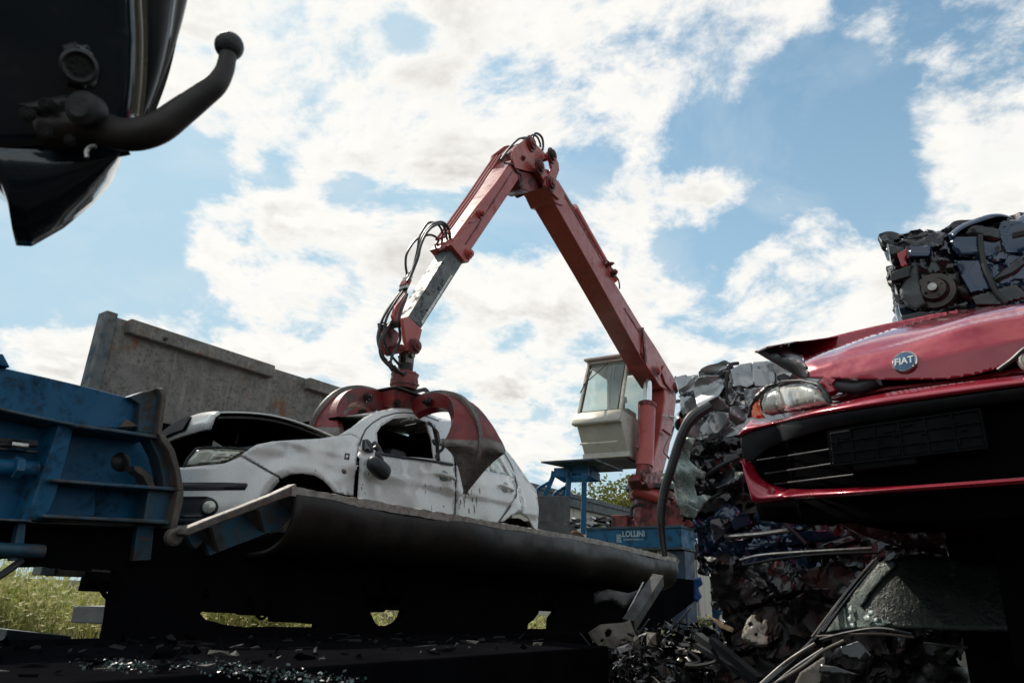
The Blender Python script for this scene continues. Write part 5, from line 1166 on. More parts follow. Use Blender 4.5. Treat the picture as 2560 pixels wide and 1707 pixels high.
# ------------------------------------------------------------------ the red car
T_ = V(.637, -.771, 0).normalized(); FN = V(-.771, -.637, 0).normalized(); pr = at(1866, 1100, 3.15); RF = Fr((pr.x, pr.y, 0), T_, Z, FN)
RC = thing('red_car', 'crimson hatchback with crumpled raised bonnet and black grille, stacked at the right', 'car', RF.p(.8, .8, -1.3))
RHW = .80
def rg(x, y):
    u = min(1., abs(x-RHW)/.86); z = -.42*(u**3.2)
    yb = RF_y0+(.0)*x
    z -= .6*max(0, y-1.62)**1.2
    return z
RF_y0 = RF.hit(2100, 1010)[1]
def rp_(name, poly, m, off=0., step=10, **k): return panel(name, RF, poly, (lambda x, y: rg(x, y)+off), m, k.pop('parent', RC), step=step, zw=None, **k) if False else panel(name, RF, poly, (lambda x, y: rg(x, y)+off), m, k.pop('parent', RC), step=step, **k)
def rs_(name, top, bot, m, prof, parent=None, off=0., **k): return strip(name, RF, top, bot, lambda x, y: rg(x, y)+off, prof, m, parent or RC, **k)
rb_ = rs_('bumper', [(1860,1062),(1868,1046),(1885,1048),(1910,1049),(1950,1041),(2040,1014),(2100,1000),(2220,975),(2400,950),(2560,931),(2720,912)], [(1857,1096),(1862,1092),(1885,1082),(1910,1074),(1960,1062),(2050,1043),(2110,1033),(2220,1017),(2400,992),(2560,971),(2720,952)], REDC, lambda t: -.035+.075*math.sin(min(1, t/.82)*math.pi/2)**1.2-.035*max(0, (t-.82)/.18)**2, n=110, k=12, off=.0)
rs_('bumper_trim', [(1856,1098),(1866,1090),(1890,1080),(1960,1062),(2050,1043),(2200,1020),(2400,993),(2560,972),(2720,953)], [(1860,1150),(1872,1152),(1882,1150),(1935,1112),(2060,1072),(2200,1048),(2400,1018),(2560,998),(2720,980)], mat('weathered_black_bumper', (.007,.008,.009), .65, 0, spec=.25, var=(.016,.018,.02), vs=6, bump=.1, bs=30), lambda t: .022-.035*t*t, parent=rb_, n=110, k=12)
gro = rp_('grille_recess', [(1870,1110),(1960,1080),(2090,1050),(2300,1020),(2560,990),(2700,975),(2700,1195),(2560,1200),(2050,1222),(1930,1220),(1890,1190)], SHADEBLK, -.07, 16, thick=.01)
for (a, b) in (((1884,1149),(2080,1118)), ((1904,1182),(2095,1153)), ((1928,1208),(2125,1184))):
    pts = []
    for k in range(9):
        t = k/8; x, y, z = RF.surf(a[0]+(b[0]-a[0])*t, a[1]+(b[1]-a[1])*t, rg); pts.append(RF.p(x, y, z-.03))
    g = G().tube(pts, .004, 6).out('grille_slat', mat('grille_slat_grey', (.012,.014,.015), .5), gro)
    rest = [RF.p(x2, RF.loc(pts[-1])[1]+.0*x2, rg(x2, 1)-.045) for x2 in [RF.loc(pts[-1])[0]+.1*k for k in range(1, 8)]]
# number plate carrier: tray with moulded ribs
xl, yt_ = RF.hit(2080, 1078, .0); xr, _ = RF.hit(2530, 1015, .0); yb_ = RF.hit(2105, 1160, 0)[1]; W_ = .52; xl = RF.surf(2082, 1080, rg)[0]
plm = mat('plate_carrier_plastic', (.0028,.003,.0035), .65, 0, spec=.06, var=(.006,.007,.007), vs=8, bump=.2)
pc_ = bev(G().box(RF, xl, xl+.56, yb_+.0, yt_, -.03, .0).out('plate_carrier', plm, RC, smooth=False), .01)
for j in range(4): G().box(RF, xl+.0, xl+.56, yb_+(yt_-yb_)*j/3-.003, yb_+(yt_-yb_)*j/3+.003, .0, .007).out('carrier_rib', plm, pc_, smooth=False)
for i in range(7): G().box(RF, xl+.56*i/6-.003, xl+.56*i/6+.003, yb_, yt_, .0, .006).out('carrier_rib', plm, pc_, smooth=False)
rr = random.Random(12)
for i in range(14):
    x = xl+rr.uniform(.03, .5); y = rr.uniform(yb_+.01, yt_-.02); w_, h_ = rr.choice([(.035, .006), (.006, .03), (.02, .006)]); G().box(RF, x, x+w_, y, y+h_, .0, .009).out('carrier_tab', plm, pc_, smooth=False)
bev(G().box(RF, xl+.08, xl+.32, yb_-.03, yb_+.0, -.03, -.005).out('carrier_foot', plm, pc_), .006)
rs_('lower_bumper', [(1866,1150),(1876,1160),(1886,1180),(1905,1200),(1935,1213),(1975,1219),(2060,1219),(2300,1207),(2560,1190),(2720,1176)], [(1861,1150),(1866,1185),(1874,1225),(1884,1258),(1920,1257),(1975,1252),(2080,1246),(2300,1229),(2560,1210),(2720,1196)], REDC, lambda t: -.03+.07*math.sin(min(1, t/.7)*math.pi/2)-.04*max(0, (t-.7)/.3)**2, n=120, k=12)
rp_('bumper_shade_sheet', [(1887,1256),(1950,1252),(2100,1243),(2300,1225),(2560,1206),(2700,1190),(2700,1290),(2400,1300),(2000,1310),(1900,1300)], SHADEBLK, -.10, 20, thick=.02)  # black sheet below the bumper, painted as the shadow there
# headlamp
hlr = rp_('headlamp', [(1900,1030),(1893,1006),(1902,985),(1925,966),(1955,957),(2000,955),(2035,963),(2055,982),(2064,1003),(2058,1010),(2010,1018),(1915,1034)], mat('red_car_lamp_glass', (.30,.30,.27), .1, .0, coat=1, var=(.55,.54,.47), vs=7, dirt=(.14,.14,.13), ds=12, dlo=.52, dhi=.6, bump=.12, bs=20), .01, 5, pil=(24, .05), thick=.01)
for u in range(1930, 2040, 18):
    pts = [RF.p(*(lambda q: (q[0], q[1], q[2]+.006))(RF.surf(u+k*.5, 972+k*11, rg))) for k in range(4)]
    G().tube(pts, .002, 5).out('lens_flute', LENS, hlr)
rp_('headlamp_rim', [(1868,1044),(1872,1012),(1890,985),(1915,962),(1955,950),(2000,948),(2045,958),(2066,985),(2074,1008),(2064,1003),(2055,980),(2035,961),(2000,953),(1955,955),(1920,966),(1896,990),(1878,1015),(1873,1040)], HOSE, .015, 6, parent=hlr, thick=.02)
rp_('indicator', [(1872,1040),(1876,1015),(1892,992),(1894,1008),(1900,1030),(1908,1043),(1890,1045)], ORANGE, .012, 5, pil=(7, .02), thick=.01)
# engine bay
HY_ = RF.hit(2100, 948, -.1)[1]
G().box(RF, .30, 1.5, .95, HY_+.05, -1.2, -.36).out('engine_bay', SHADEBLK, RC, smooth=False)
rp_('slam_panel', [(2062,1000),(2100,985),(2200,968),(2400,948),(2520,925),(2560,915),(2700,900),(2700,925),(2560,935),(2400,955),(2200,978),(2100,1002)], REDC, -.13, 9, thick=.01)
G().tube(smoothpts([RF.at(u, v, -.12) for u, v in [(2084,962),(2120,966),(2150,966),(2180,955),(2195,948)]]), [.030]*33, 14).out('air_hose', mat('grey_rubber_hose', (.05,.055,.057), .5, 0, bump=.1), RC)
G().tube([RF.at(2078, 955, -.11), RF.at(2090, 962, -.11)], .036, 12).out('hose_clamp', REDC, RC)
bev(G().tube([RF.at(2064, 952, -.10), RF.at(2080, 985, -.10)], .03, 8).out('lamp_bracket', REDC, RC), .003)
# bonnet: front face rising into the ridge
def hg(x, y):
    z = -.06-.16*(min(1.0, abs(x-RHW)/.86)**3)
    d = max(0, y-HY); z -= .35*d+2.6*max(0, d-.10)**1.35
    z += .018*math.sin(x*5+1.5)*math.exp(-((d-.12)/.07)**2)-.025*max(0, 1-abs(x-1.15+.5*d)/.16)*min(1, d/.1)-.02*max(0, 1-math.hypot(x-.35, d-.17)/.09)-.012*max(0, 1-abs(d-.09-.05*x)/.035)+.012*math.sin(x*11-y*9)*max(0, min(1, (d-.05)/.1))
    return z
HY = RF.hit(2100, 948, -.1)[1]
bon = [(1889,881),(1903,874),(1935,868),(1960,867),(2000,858),(2060,846),(2130,828),(2210,810),(2260,800),(2330,785),(2400,775),(2480,766),(2560,759),(2700,742),(2700,860),(2600,880),(2560,893),(2530,905),(2500,918),(2440,935),(2380,946),(2250,948),(2100,945),(2021,943),(2018,925),(2008,900),(1990,878),(1965,868),(1930,866)]
bon = [(1960,866),(2000,857),(2060,846),(2130,828),(2210,810),(2260,800),(2330,785),(2400,775),(2480,766),(2560,759),(2700,742),(2700,860),(2600,880),(2560,893),(2530,905),(2500,918),(2440,935),(2380,946),(2250,949),(2100,946),(2021,943),(2017,925),(2008,903),(1995,884),(1980,872)]
bo_ = panel('bonnet', RF, bon, hg, REDC, RC, step=6, thick=.01)
# folded-open left corner of the bonnet: curved lip running back
la = [(1962,866),(1982,873),(1996,885),(2009,904),(2018,926),(2022,943)]
lb = [(1889,881),(1893,880),(1900,884),(1930,902),(1970,925),(2004,944)]
mid = [(1925,868),(1945,866),(1962,874),(1985,895),(2003,922),(2010,946)]
def zat(u, v, z): return RF.at(u, v, z)
vs = []; A1 = smoothpts([RF.p(*RF.surf(u, v, hg)) for u, v in la], 5); M1 = smoothpts([RF.at(u, v, -.42) for u, v in mid], 5); B1_ = smoothpts([RF.at(u, v, -.75) for u, v in lb], 5)
for a, m_, b in zip(A1, M1, B1_):
    for k in range(7):
        t = k/6; vs.append(a*(1-t)**2+m_*2*t*(1-t)+b*t*t)
n_ = len(A1); o = mk('bonnet_underside', vs, [(i*7+k, i*7+k+1, (i+1)*7+k+1, (i+1)*7+k) for i in range(n_-1) for k in range(6)], mat('bonnet_inner_dark', (.012,.006,.007), .5, .1), RC); solid(o, .006, 0)
G().tube([q+Z*.003 for q in B1_], .008, 6).out('bonnet_edge', REDC, RC)
top = smoothpts([RF.p(*RF.surf(1962, 866, hg)), RF.at(1925, 867, -.42), RF.at(1889, 881, -.75)], 8)
vs = []
for i, q in enumerate(top):
    t = i/(len(top)-1); e_ = RF.p(*RF.surf(1985+110*t, 866-26*t, hg)); vs += [q+Z*.003, (q+e_)/2+Z*.012, e_-Z*.004]
o = mk('bonnet_fold', vs, [(3*i+k, 3*i+1+k, 3*i+4+k, 3*i+3+k) for i in range(len(top)-1) for k in (0, 1)], REDC, RC); solid(o, .006, 0)
# badge
bx_, by_, bz_ = RF.surf(2263, 906, hg); nb = (FN+Z*.25+T_*-.0).normalized(); bp = RF.p(bx_, by_, bz_); bf = Fr(bp, T_, nb.cross(T_), nb)
if bf.y.z < 0: bf = Fr(bp, T_, -bf.y, nb)
rbd = .048
bd = G().lathe(bp-nb*.004, nb, [(0, rbd), (.010, rbd), (.014, rbd*.93), (.012, rbd*.82), (.010, rbd*.8)], 48).out('badge_ring', CHROME, bo_)
G().lathe(bp+nb*.002, nb, [(0, rbd*.80), (.009, rbd*.80), (.010, rbd*.7)], 40).out('badge_disc', mat('badge_blue', (.01,.07,.16), .3, .2, coat=1), bo_)
for k in range(40):
    a = k*math.pi/20; G().lathe(bp+nb*.010+(bf.x*math.cos(a)+bf.y*math.sin(a))*rbd*.88, nb, [(0, .003), (.003, .002), (.004, .0005)], 6).out('badge_bead', CHROME, bd)
text('badge_letters', 'FIAT', bf, 0, 0, .0125, .042, mat('badge_letter_white', (.75,.77,.76), .3), bo_, .0015, .0008, .88)
G().tube(smoothpts([RF.at(u, v, -.05) for u, v in [(2496,925),(2530,900),(2562,872),(2600,850)]]), .008, 8).out('bonnet_gap_seal', HOSE, RC)
G().lathe(RF.at(2590, 902, -.10), FN, [(0, .05), (.03, .05), (.045, .03)], 20).out('headlamp', LENS, RC)
# body behind: bonnet deck, cabin shell, flanks
cs_ = [(-.3, 1.0, 1.50, .70), (-.8, .95, 1.62, .76), (-1.3, .92, 1.72, .78), (-1.7, .92, 2.10, .78), (-2.2, .92, 2.22, .78), (-3.0, .95, 2.18, .76), (-3.3, 1.0, 1.9, .70)]
vs = []; 
for (z, y0, y1, hw_) in cs_:
    ym = y0+(min(y1, 1.75)-y0)*.6
    vs += [RF.p(RHW-hw_*.95, y0, z), RF.p(RHW-hw_, ym, z), RF.p(RHW-hw_*(.97 if y1 < 1.8 else .8), min(y1, 1.75) if y1 < 1.8 else y1-.08, z), RF.p(RHW-hw_*.5, y1, z), RF.p(RHW+hw_*.5, y1, z), RF.p(RHW+hw_*(.97 if y1 < 1.8 else .8), min(y1, 1.75) if y1 < 1.8 else y1-.08, z), RF.p(RHW+hw_, ym, z), RF.p(RHW+hw_*.95, y0, z)]
fs = [(i*8+j, i*8+(j+1) % 8, (i+1)*8+(j+1) % 8, (i+1)*8+j) for i in range(len(cs_)-1) for j in range(8)]+[tuple(range(8)), tuple(range(len(cs_)*8-1, len(cs_)*8-9, -1))]
bev(G().add(vs, fs).out('body_shell', REDC, RC, sharp=50), .03, 3)

# ------------------------------------------------------------------ crushed car under the red one (windscreen seen bottom right)
DC = thing('dark_car', 'crushed black car with a shattered windscreen beneath the crimson hatchback', 'car', RF.p(.9, 0, -1.2))
df = Fr((0, 0, 0), RF.x, RF.y, RF.z); df = Fr(RF.p(0, 0, -.15), T_, Z, FN)
G().box(df, .45, 2.3, -.02, .95, -2.6, -.75).out('body_shell', SHADEBLK, DC, smooth=False)  # dark mass blocking the sky behind; shade is put into its colour
G().box(df, .75, 2.3, .42, .98, -.9, -.35).out('roof_wreck', SHADEBLK, DC, smooth=False)
sc = lambda x, y: -.30-.45*(y)+.03*math.sin(x*7)
panel('windscreen', df, [(2055,1588),(2120,1500),(2195,1405),(2290,1385),(2420,1400),(2620,1420),(2620,1580),(2400,1575),(2200,1568)], sc, mat('dark_cracked_windscreen', (.004,.007,.006), .25, 0, spec=.25, var=(.008,.013,.009), vs=7, dirt=(.05,.09,.06), ds=9, dlo=.62, dhi=.74, bump=.5, bs=60), DC, step=14, thick=.006)
panel('shattered_corner', df, [(2060,1580),(2110,1515),(2150,1480),(2175,1478),(2165,1500),(2150,1515),(2175,1540),(2230,1555),(2200,1566),(2120,1570)], lambda x, y: sc(x, y)+.012, DIMCR, DC, step=6, thick=.006)
panel('shattered_corner', df, [(2150,1475),(2190,1430),(2235,1400),(2240,1412),(2205,1445),(2180,1475),(2165,1490)], lambda x, y: sc(x, y)+.012, DIMCR, DC, step=6, thick=.006)
rr = random.Random(4)
for k in range(6):
    u, v = rr.uniform(2100, 2190), rr.uniform(1515, 1568); q = [(u+rr.uniform(-4, 4), v), (u+rr.uniform(5, 14), v+rr.uniform(-10, 2)), (u+rr.uniform(8, 16), v+rr.uniform(4, 12)), (u+rr.uniform(0, 5), v+rr.uniform(8, 14))]
    panel('glass_shard', df, q, lambda x, y: sc(x, y)+.03, mat('pale_shard', (.35,.40,.38), .25), DC, step=12, thick=.003)
def dt(pts, r_, m=DARKP, z=.0, n='trim_strip'): return G().tube(smoothpts([df.at(p[0], p[1], (p[2] if len(p) > 2 else z)) for p in pts]), r_, 8).out(n, m, DC)
EDG2 = mat('worn_pillar_edge', (.10,.082,.066), .5, .1, var=(.05,.042,.035), vs=14)
dt([(2198,1392,-.8),(2120,1480,-.62),(2040,1590,-.42),(1985,1645,-.32),(1885,1730,-.15)], .011, BLKP, n='windscreen_pillar'); dt([(2184,1400,-.8),(2104,1494,-.60),(2030,1592,-.40)], .006, EDG2, n='windscreen_pillar')
dt([(2205,1392,-.79),(2128,1484,-.61),(2058,1580,-.41)], .008, BLKP, n='windscreen_pillar')
dt([(2042,1590,-.35),(2120,1586,-.34),(2200,1584,-.33),(2285,1592,-.32)], .005, EDG2); dt([(2050,1598,-.35),(2120,1580,-.33),(2200,1570,-.32),(2280,1584,-.31)], .006, DARKP)
dt([(2038,1608,-.33),(1965,1655,-.28),(1890,1720,-.2)], .008, EDG2); dt([(2060,1622,-.3),(1990,1668,-.26),(1925,1720,-.2)], .009, BLKP)
dt([(2110,1600,-.3),(2060,1625,-.28),(2010,1662,-.25),(1950,1700,-.2)], .006, BEIGE); dt([(2310,1606,-.3),(2360,1612,-.3),(2420,1618,-.3)], .005, BLKP)
def dp(name, poly, m, off=0., seed=1, am=.1):
    f = folds(seed, 5, .4, .3); x0, y0 = df.hit(*poly[0], -.1); return panel(name, df, poly, lambda x, y: off+am*f(x-x0, y-y0), m, DC, step=7, thick=.004)
dp('torn_fender', [(2060,1640),(2063,1650),(2045,1720),(1980,1720),(2000,1680)], BEIGE, -.12, 2, .2)
dp('torn_fender', [(2090,1620),(2150,1600),(2170,1625),(2182,1640),(2160,1655),(2110,1640),(2060,1665)], BLKP, -.15, 5, .5)
dp('torn_fender', [(2050,1660),(2090,1665),(2145,1685),(2080,1686),(2048,1680)], BLKP, -.1, 7, .3)

# ------------------------------------------------------------------ dark car hanging over the camera, with its tow bar
TC = thing('towing_car', 'underside and rear bumper of a dark car overhanging the top left corner', 'car', at(-200, 300, 1.7))
tf_ = on_plane_frame(at(400, 250, 1.25), -ray(300, 300))
NAVC = mat('dark_blue_car_paint', (.008,.018,.028), .22, .3, coat=1., dirt=(.03,.035,.036), ds=6, dlo=.55, dhi=.75)
GRIM = mat('dirty_underbody', (.012,.012,.013), .55, .1, var=(.025,.024,.023), vs=9, bump=.4, bs=40)
def tp(name, poly, z, pil, m, th=.02, step=14, g_=None, zpx=None): return panel(name, tf_, poly, g_ or (lambda x, y: z), m, TC, step=step, thick=th, pil=pil)
tp('bumper_lower', [(-120,-80),(345,-80),(352,0),(356,100),(353,200),(345,285),(330,340),(312,378),(-120,400)], .0, (60, .05), NAVC, step=12)
zf = lambda x, y: 0.
strip('bumper_upper', tf_, [(350,-80),(352,0),(356,100),(354,190),(346,290)], [(450,-80),(437,0),(425,90),(402,190),(362,300)], lambda x, y: -.05, roundprof(.03), DARKP, TC, n=60)
strip('bumper_edge_bead', tf_, [(340,-80),(343,0),(348,100),(346,200),(337,288)], [(355,-80),(356,0),(360,100),(357,200),(348,290)], lambda x, y: .012, roundprof(.012), mat('pale_bead', (.30,.27,.22), .3, .2, coat=.5), TC, n=60)  # bead is paler than the bumper it edges
strip('tailgate_edge', tf_, [(446,-80),(436,0),(424,90),(400,190),(360,300)], [(482,-80),(470,0),(447,90),(415,185),(366,297)], lambda x, y: -.11, roundprof(.02), mat('weathered_edge_grey', (.14,.135,.125), .4, .1), TC, n=60)
strip('spoiler_skirt', tf_, [(-160,300),(0,330),(120,350),(220,362),(318,368)], [(-120,440),(0,522),(28,566),(24,634),(66,636),(150,588),(230,522),(275,470),(300,425),(316,374)], lambda x, y: -.03, lambda t: -.10*t*t+.05*math.sin(t*3.1)-.06*max(0, t-.8), NAVC, TC, n=90, k=16, sm=False)
G().box(tf_, *(lambda a, b: (a[0], b[0], b[1], a[1]))(tf_.hit(-500, -300, -.15), tf_.hit(300, 330, -.15)), -1.6, -.15).out('body_shell', SHADEBLK, TC, smooth=False)  # unseen body box, added to keep sky light off the ground
tp('mounting_recess', [(150,110),(185,100),(225,125),(240,170),(235,210),(205,225),(165,215),(150,160)], .035, (22, .03), GRIM, step=7)
tp('tow_socket', [(186,110),(205,112),(232,132),(243,170),(236,202),(212,222),(200,215),(215,190),(210,150)], .05, (12, .02), mat('worn_socket', (.22,.23,.21), .35, .3, var=(.05,.07,.08), vs=30, bump=.3, bs=50), step=5)
tp('mounting_plate', [(40,260),(160,235),(230,250),(245,290),(240,350),(180,362),(110,340),(100,300)], .05, (20, .04), GRIM, step=8)
P = tf_.at(198, 168, .07); sk_ = G().lathe(P, tf_.z, [(0, .034), (.012, .034), (.016, .028), (.010, .022), (.008, .02)], 24).out('wiring_socket', HOSE, TC)
for k in range(7): a = k*.9; bolt('socket_pin', P+tf_.z*.008+(tf_.x*math.cos(a)+tf_.y*math.sin(a))*.013, tf_.z, .002, .004, GRIM, sk_)
for (u, v) in ((70,285), (118,262), (120,330), (176,346), (222,262)): bolt('plate_bolt', tf_.at(u, v, .052), tf_.z, .010, .016, GRIM, TC)
TB_ = thing('tow_bar', 'rusty black swan neck tow bar with a ball end jutting out against the clouds', 'tow bar', at(330, 340, 1.2))
TBM = mat('rusty_tow_bar', (.022,.02,.02), .5, .3, var=(.04,.03,.026), vs=20, rust=(.06,.032,.022), rs=14, rlo=.6, rhi=.8, bump=.12, bs=40)
nk = [(110,330,56),(170,320,56),(235,318,50),(300,336,48),(350,335,48),(400,318,46),(450,282,42),(505,240,37),(540,212,33),(560,180,28),(568,150,26),(571,130,26)]
pts = smoothpts([at(u, v, 1.20) for u, v, r_ in nk], 5); rs = []
for i in range(len(nk)-1):
    for k in range(5): rs.append((nk[i][2]*(1-k/5)+nk[i+1][2]*k/5)/FPX*1.2)
rs.append(nk[-1][2]/FPX*1.2)
G().tube(pts, rs, 20).out('neck', TBM, TB_, sharp=0)
bc = at(573, 116, 1.20); br = 38/FPX*1.38; ax = (pts[-1]-pts[-12]).normalized()
G().lathe(bc-ax*br, ax, [(br*(1-math.cos(t*math.pi/14)), br*math.sin(t*math.pi/14)) for t in range(1, 14)], 28).out('ball', mat('tow_ball', (.022,.022,.023), .5, .3, bump=.4, bs=90), TB_)
G().tube(smoothpts([at(218, 395, 1.15), at(216, 378, 1.15), at(225, 368, 1.15), at(240, 366, 1.15)]), .004, 8).out('safety_clip', STEELB, TB_)
pm = at(205, 270, 1.14); G().lathe(pm+FW*.03, -FW, [(0, .035), (.03, .034), (.04, .02)], 20).out('locking_knob', GRIM, TB_)

# ------------------------------------------------------------------ scrap on the ground between baler and bales
gf = Fr(at(1560, 1560, 7.0)*1.0, V(.9, -.4, 0), Z, V(-.4, -.9, 0))
def single(name, label, cat, fn, loc):
    t = thing(name, label, cat, loc); fn(t); return t
P = at(1605, 1500, 7.0)
def prof1(t):
    G().tube([at(1646, 1448, 7.2), at(1572, 1562, 6.6)], .075, 4).out('steel_channel', mat('grey_channel', (.075,.072,.066), .5, .3, var=(.045,.042,.04), vs=10, dirt=(.04,.038,.035), ds=8, dlo=.5, dhi=.65), t, smooth=False)
    G().tube([at(1608, 1456, 7.1), at(1562, 1545, 6.7)], .012, 6).out('channel_edge', STEELB, t)
single('leaning_profile', 'grey steel channel leaning on the baler end above the torn door panel', 'steel profile', prof1, P)
def pnl(name, label, cat, poly, Y, m, seed, am=.25, pil=None, holes=(), z=.0):
    c = poly[0]; fr = on_plane_frame(at(sum(p[0] for p in poly)/len(poly), sum(p[1] for p in poly)/len(poly), Y), V(-.25, -1, .35)); f = folds(seed, 6, .4, .4)
    o = panel(name, fr, poly, lambda x, y: am*f(x, y), m, None, step=7, thick=.006, pil=pil, holes=holes, loc=fr.o); return tag(o, label, cat)
pnl('door_lining', 'torn beige inner door panel with punched holes lying under the leaning channel', 'door panel', [(1470,1580),(1500,1560),(1560,1555),(1575,1548),(1585,1575),(1600,1605),(1630,1640),(1620,1650),(1560,1630),(1510,1622),(1480,1600)], 6.2, BEIGE, 3, .15,
    holes=[[(1512,1578),(1520,1570),(1530,1576),(1524,1590),(1514,1592)], [(1550,1600),(1562,1596),(1568,1606),(1556,1612)], [(1500,1598),(1508,1596),(1512,1606),(1504,1610)]])
cst = [(1862,1560),(1868,1545),(1880,1532),(1893,1532),(1896,1545),(1905,1553),(1912,1543),(1922,1546),(1925,1565),(1920,1585),(1926,1590),(1922,1612),(1905,1616),(1870,1604),(1854,1590),(1858,1570)]
o = pnl('gearbox_casting', 'pale cast aluminium gearbox half leaning at the foot of the bale stack', 'casting', cst, 4.6, ALU, 6, .12, (10, .03), holes=[[(1868,1556),(1878,1552),(1884,1562),(1874,1566)], [(1886,1582),(1893,1580),(1895,1588),(1888,1590)]])
pnl('bonnet_scrap', 'dented grey car panel lying at the bottom edge of the scrap', 'car panel', [(1400,1707),(1430,1695),(1480,1692),(1530,1698),(1600,1695),(1640,1690),(1640,1720),(1400,1720)], 5.6, BEIGE, 8, .2, (10, .03))
pnl('wheel_arch_scrap', 'curved dark plastic arch liner below the baler end', 'arch liner', [(1480,1480),(1520,1470),(1570,1480),(1640,1458),(1635,1470),(1590,1490),(1560,1520),(1530,1500),(1500,1505),(1485,1512)], 7.0, mat('grey_scrap_plastic', (.10,.10,.10), .5, .1), 9, .3, (8, .02))
pnl('blue_canister', 'crumpled bright blue plastic canister behind the blue crane leg', 'canister', [(1735,1445),(1752,1442),(1757,1460),(1745,1470),(1755,1490),(1742,1505),(1735,1500)], 8.0, mat('dim_blue_plastic', (.006,.05,.2), .5, 0), 12, .8)
pnl('wooden_lath', 'short tan lath lying in front of the bale stack', 'lath', [(1768,1536),(1835,1570),(1832,1580),(1800,1568)], 4.9, mat('tan_wood', (.40,.28,.16), .7, 0, bump=.2), 5, .05)
pnl('torn_foil', 'folded silvery sheet metal scrap right of the door lining', 'scrap', [(1665,1600),(1680,1610),(1735,1625),(1737,1640),(1700,1650),(1668,1640),(1660,1615)], 5.6, BEIGE, 15, .3, (6, .02))
pnl('glass_heap', 'small heap of broken bluish glass near the bottom centre', 'broken glass', [(1250,1707),(1255,1690),(1275,1668),(1290,1680),(1310,1680),(1325,1695),(1322,1720),(1250,1720)], 6.4, CRACK, 18, .4)
pnl('mirror_scrap', 'rounded black mirror cover lying at the bottom edge left of the broken glass', 'mirror cover', [(1115,1707),(1120,1690),(1138,1682),(1148,1690),(1160,1707),(1160,1720),(1115,1720)], 6.4, BLKP, 20, .1, (10, .04))
for k, (a, b, Y, r_) in enumerate((((1745,1590), (1840,1660), 5.0, .035), ((1780,1600), (1900,1700), 4.6, .03), ((1740,1612), (1890,1707), 4.8, .02))):
    P = at(*a, Y); o = G().tube([P, at(*b, Y-.4)], r_, 4).out('sill_strip', DARKP, None, loc=P); tag(o, ('widest', 'rightmost', 'thinnest')[k]+' of the three long black sill strips slanting down before the bale stack', 'strip', 'black sill strips')
P = at(1132, 1567, 6.0); o = G().tube(smoothpts([P, at(1136, 1600, 6.), at(1146, 1630, 6.), at(1158, 1655, 6.)]), .012, 6).out('bent_rod', STEELB, None, loc=P); tag(o, 'thin bent metal rod standing in the dark under the baler', 'rod')
P = at(1012, 1682, 6.2); o = G().tube(smoothpts([P, at(1040, 1695, 6.), at(1060, 1710, 5.9)]), .014, 6).out('bent_strip', STEELB, None, loc=P); tag(o, 'thin pale strip poking up at the bottom edge left of the mirror cover', 'strip')
P = at(220, 1540, 5.6); fr = Fr(V(P.x, P.y, 0), V(1, 0, 0), Z, V(0, -1, 0)); q = [fr.hit(u, v, 0) for u, v in [(183,1514),(275,1520),(275,1560),(175,1556)]]
o = prism('concrete_block', fr, q, -.5, 0, mat('grey_concrete', (.20,.20,.195), .8, 0, var=(.26,.26,.25), vs=9, bump=.3), None, px=False, bevel=.01); tag(o, 'grey concrete block at the foot of the weeds beside the baler leg', 'block')
def rubble(name, label, n_, area, mats, smin, smax, seed, hz_, zbase=.0):
    r = random.Random(seed); vs = []; fs = []; fm = []
    for i in range(n_):
        u, v, Y = r.uniform(*area[0]), r.uniform(*area[1]), r.uniform(*area[2])
        if name == 'glass_litter':
            c0 = [(280,1662),(360,1668),(540,1665),(620,1680),(720,1690),(820,1700)][r.randrange(6)]; u, v = r.gauss(c0[0], 45), r.gauss(c0[1], 7)
        d_ = ray(u, v); hx = hz_(u, v, r); tt = (zbase-CAMH)/d_.z if d_.z < -.004 else 1e9
        if tt > 40: tt = Y/d_.y
        c = CAM+d_*tt; c.z = max(zbase, 0)+hx if tt != Y/d_.y else hx; a = V(r.gauss(0,1), r.gauss(0,1), r.gauss(0,.5)).normalized(); b = a.orthogonal().normalized(); b = b*math.cos(r.uniform(0,6))+a.cross(b)*math.sin(r.uniform(0,6))
        L, S = r.uniform(smin, smax), r.uniform(smin, smax)*r.uniform(.2, .8); n3 = a.cross(b); k = len(vs); j = lambda: r.uniform(-.25, .25)*S
        m_ = c+n3*r.uniform(-.4, .4)*S
        vs += [c-a*L-b*S, c+a*L*.9-b*S+n3*j(), c+a*L+b*S+n3*j(), c-a*L*.8+b*S+n3*j(), m_+n3*S*.3, c+n3*.012-a*L]
        fs += [(k, k+1, k+4), (k+1, k+2, k+4), (k+2, k+3, k+4), (k+3, k, k+4)]; mi = r.choices(range(len(mats)), [5, 3, 4, 4, 1, 2, .5] if len(mats) > 4 else [3]+[1]*(len(mats)-1))[0]; fm += [mi]*4
    return tag(mk(name, vs, fs, mats, smooth=False, fm=fm), label, kind='stuff')
rubble('scrap_litter', 'dark heap of torn car parts and shards between the baler and the bales', 6500, ((1380, 2100), (1600, 1760), (4.7, 8.2)), [BLKP, SCRAP, DARKP, SHADEBLK, BEIGE, DARKP, ALU], .012, .06, 31, lambda u, v, r: (r.random()**1.6)*.38*max(.05, min(1, (u-1400)/200)))
rubble('glass_litter', 'crumbs of shattered glass strewn on the dark ground under the baler', 900, ((230, 940), (1630, 1720), (2, 3)), [mat('dim_glass_crumbs', (.05,.09,.085), .3, 0), BLKP, BLKP, SCRAP], .002, .008, 32, lambda u, v, r: r.uniform(.0, .008), .345)
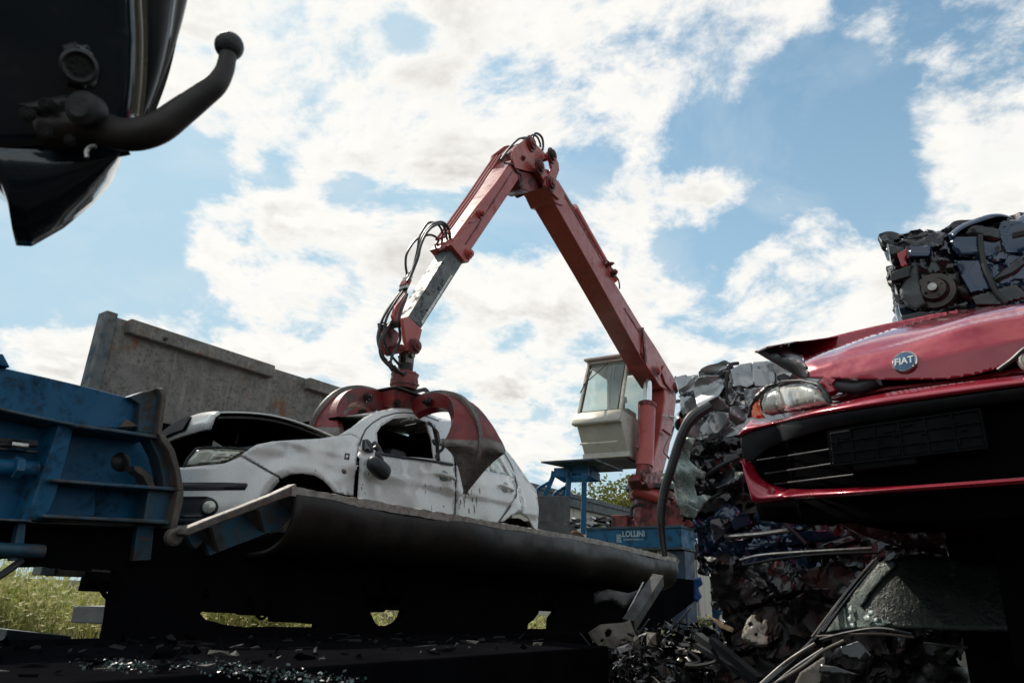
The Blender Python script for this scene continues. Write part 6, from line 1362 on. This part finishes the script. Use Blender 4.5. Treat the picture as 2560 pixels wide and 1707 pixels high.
rubble('stone_litter', 'stones and rubbish lying among the weeds beyond the baler', 1800, ((400, 1500), (1500, 1600), (8.5, 14)), [mat('pale_stone', (.30,.26,.21), .9), mat('tan_stone', (.22,.17,.12), .9), LEAF], .02, .07, 33, lambda u, v, r: r.uniform(-.02, .06))
def hosescrap(seed, label, u, v, Y):
    r = random.Random(seed); P = at(u, v, Y); pts = [P]
    for k in range(6): pts.append(pts[-1]+V(r.uniform(-.1,.12), r.uniform(-.1,.1), r.uniform(-.08,.08)))
    o = G().tube(smoothpts(pts), .012, 6).out('loose_hose', HOSE, None, loc=P); tag(o, label, 'hose', 'loose hoses in the scrap')
hosescrap(3, 'black hose dangling in front of the gearbox casting', 1800, 1610, 4.6)

def wire_litter():
    r = random.Random(77); g = G()
    for i in range(130):
        u, v = r.uniform(1400, 2050), r.uniform(1585, 1720); d_ = ray(u, v); h = r.uniform(.02, .35)*max(.1, min(1, (u-1400)/200)); t = -CAMH/d_.z if d_.z < -.01 else 9.
        P = CAM+d_*min(t, 8.5); P.z = h; a = V(r.gauss(0,1), r.gauss(0,1), r.gauss(0,.5)).normalized(); L = r.uniform(.08, .35); b = V(r.gauss(0,1), r.gauss(0,1), r.gauss(0,.4))*.06
        g.tube(smoothpts([P, P+a*L*.5+b, P+a*L], 3), r.uniform(.004, .014), 5)
    tag(g.out('wire_litter', DARKP, None), 'tangle of black hoses and rods lying through the scrap heap', kind='stuff')
wire_litter()
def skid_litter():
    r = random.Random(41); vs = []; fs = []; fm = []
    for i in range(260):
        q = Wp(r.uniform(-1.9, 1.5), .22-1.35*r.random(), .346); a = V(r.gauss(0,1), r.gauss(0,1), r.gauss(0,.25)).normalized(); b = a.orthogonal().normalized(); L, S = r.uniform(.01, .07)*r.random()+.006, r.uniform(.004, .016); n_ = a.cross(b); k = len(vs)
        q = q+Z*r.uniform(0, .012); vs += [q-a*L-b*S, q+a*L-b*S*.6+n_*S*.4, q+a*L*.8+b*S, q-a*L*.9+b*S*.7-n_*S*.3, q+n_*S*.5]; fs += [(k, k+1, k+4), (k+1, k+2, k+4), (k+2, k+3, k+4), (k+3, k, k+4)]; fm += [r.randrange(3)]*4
    tag(mk('steel_litter', vs, fs, [BLACK, SHADEBLK, mat('dull_dark_scrap', (.008,.008,.008), .7, 0, spec=.2)], smooth=False, fm=fm), 'dark metal scraps scattered over the black steel skid before the baler', kind='stuff')
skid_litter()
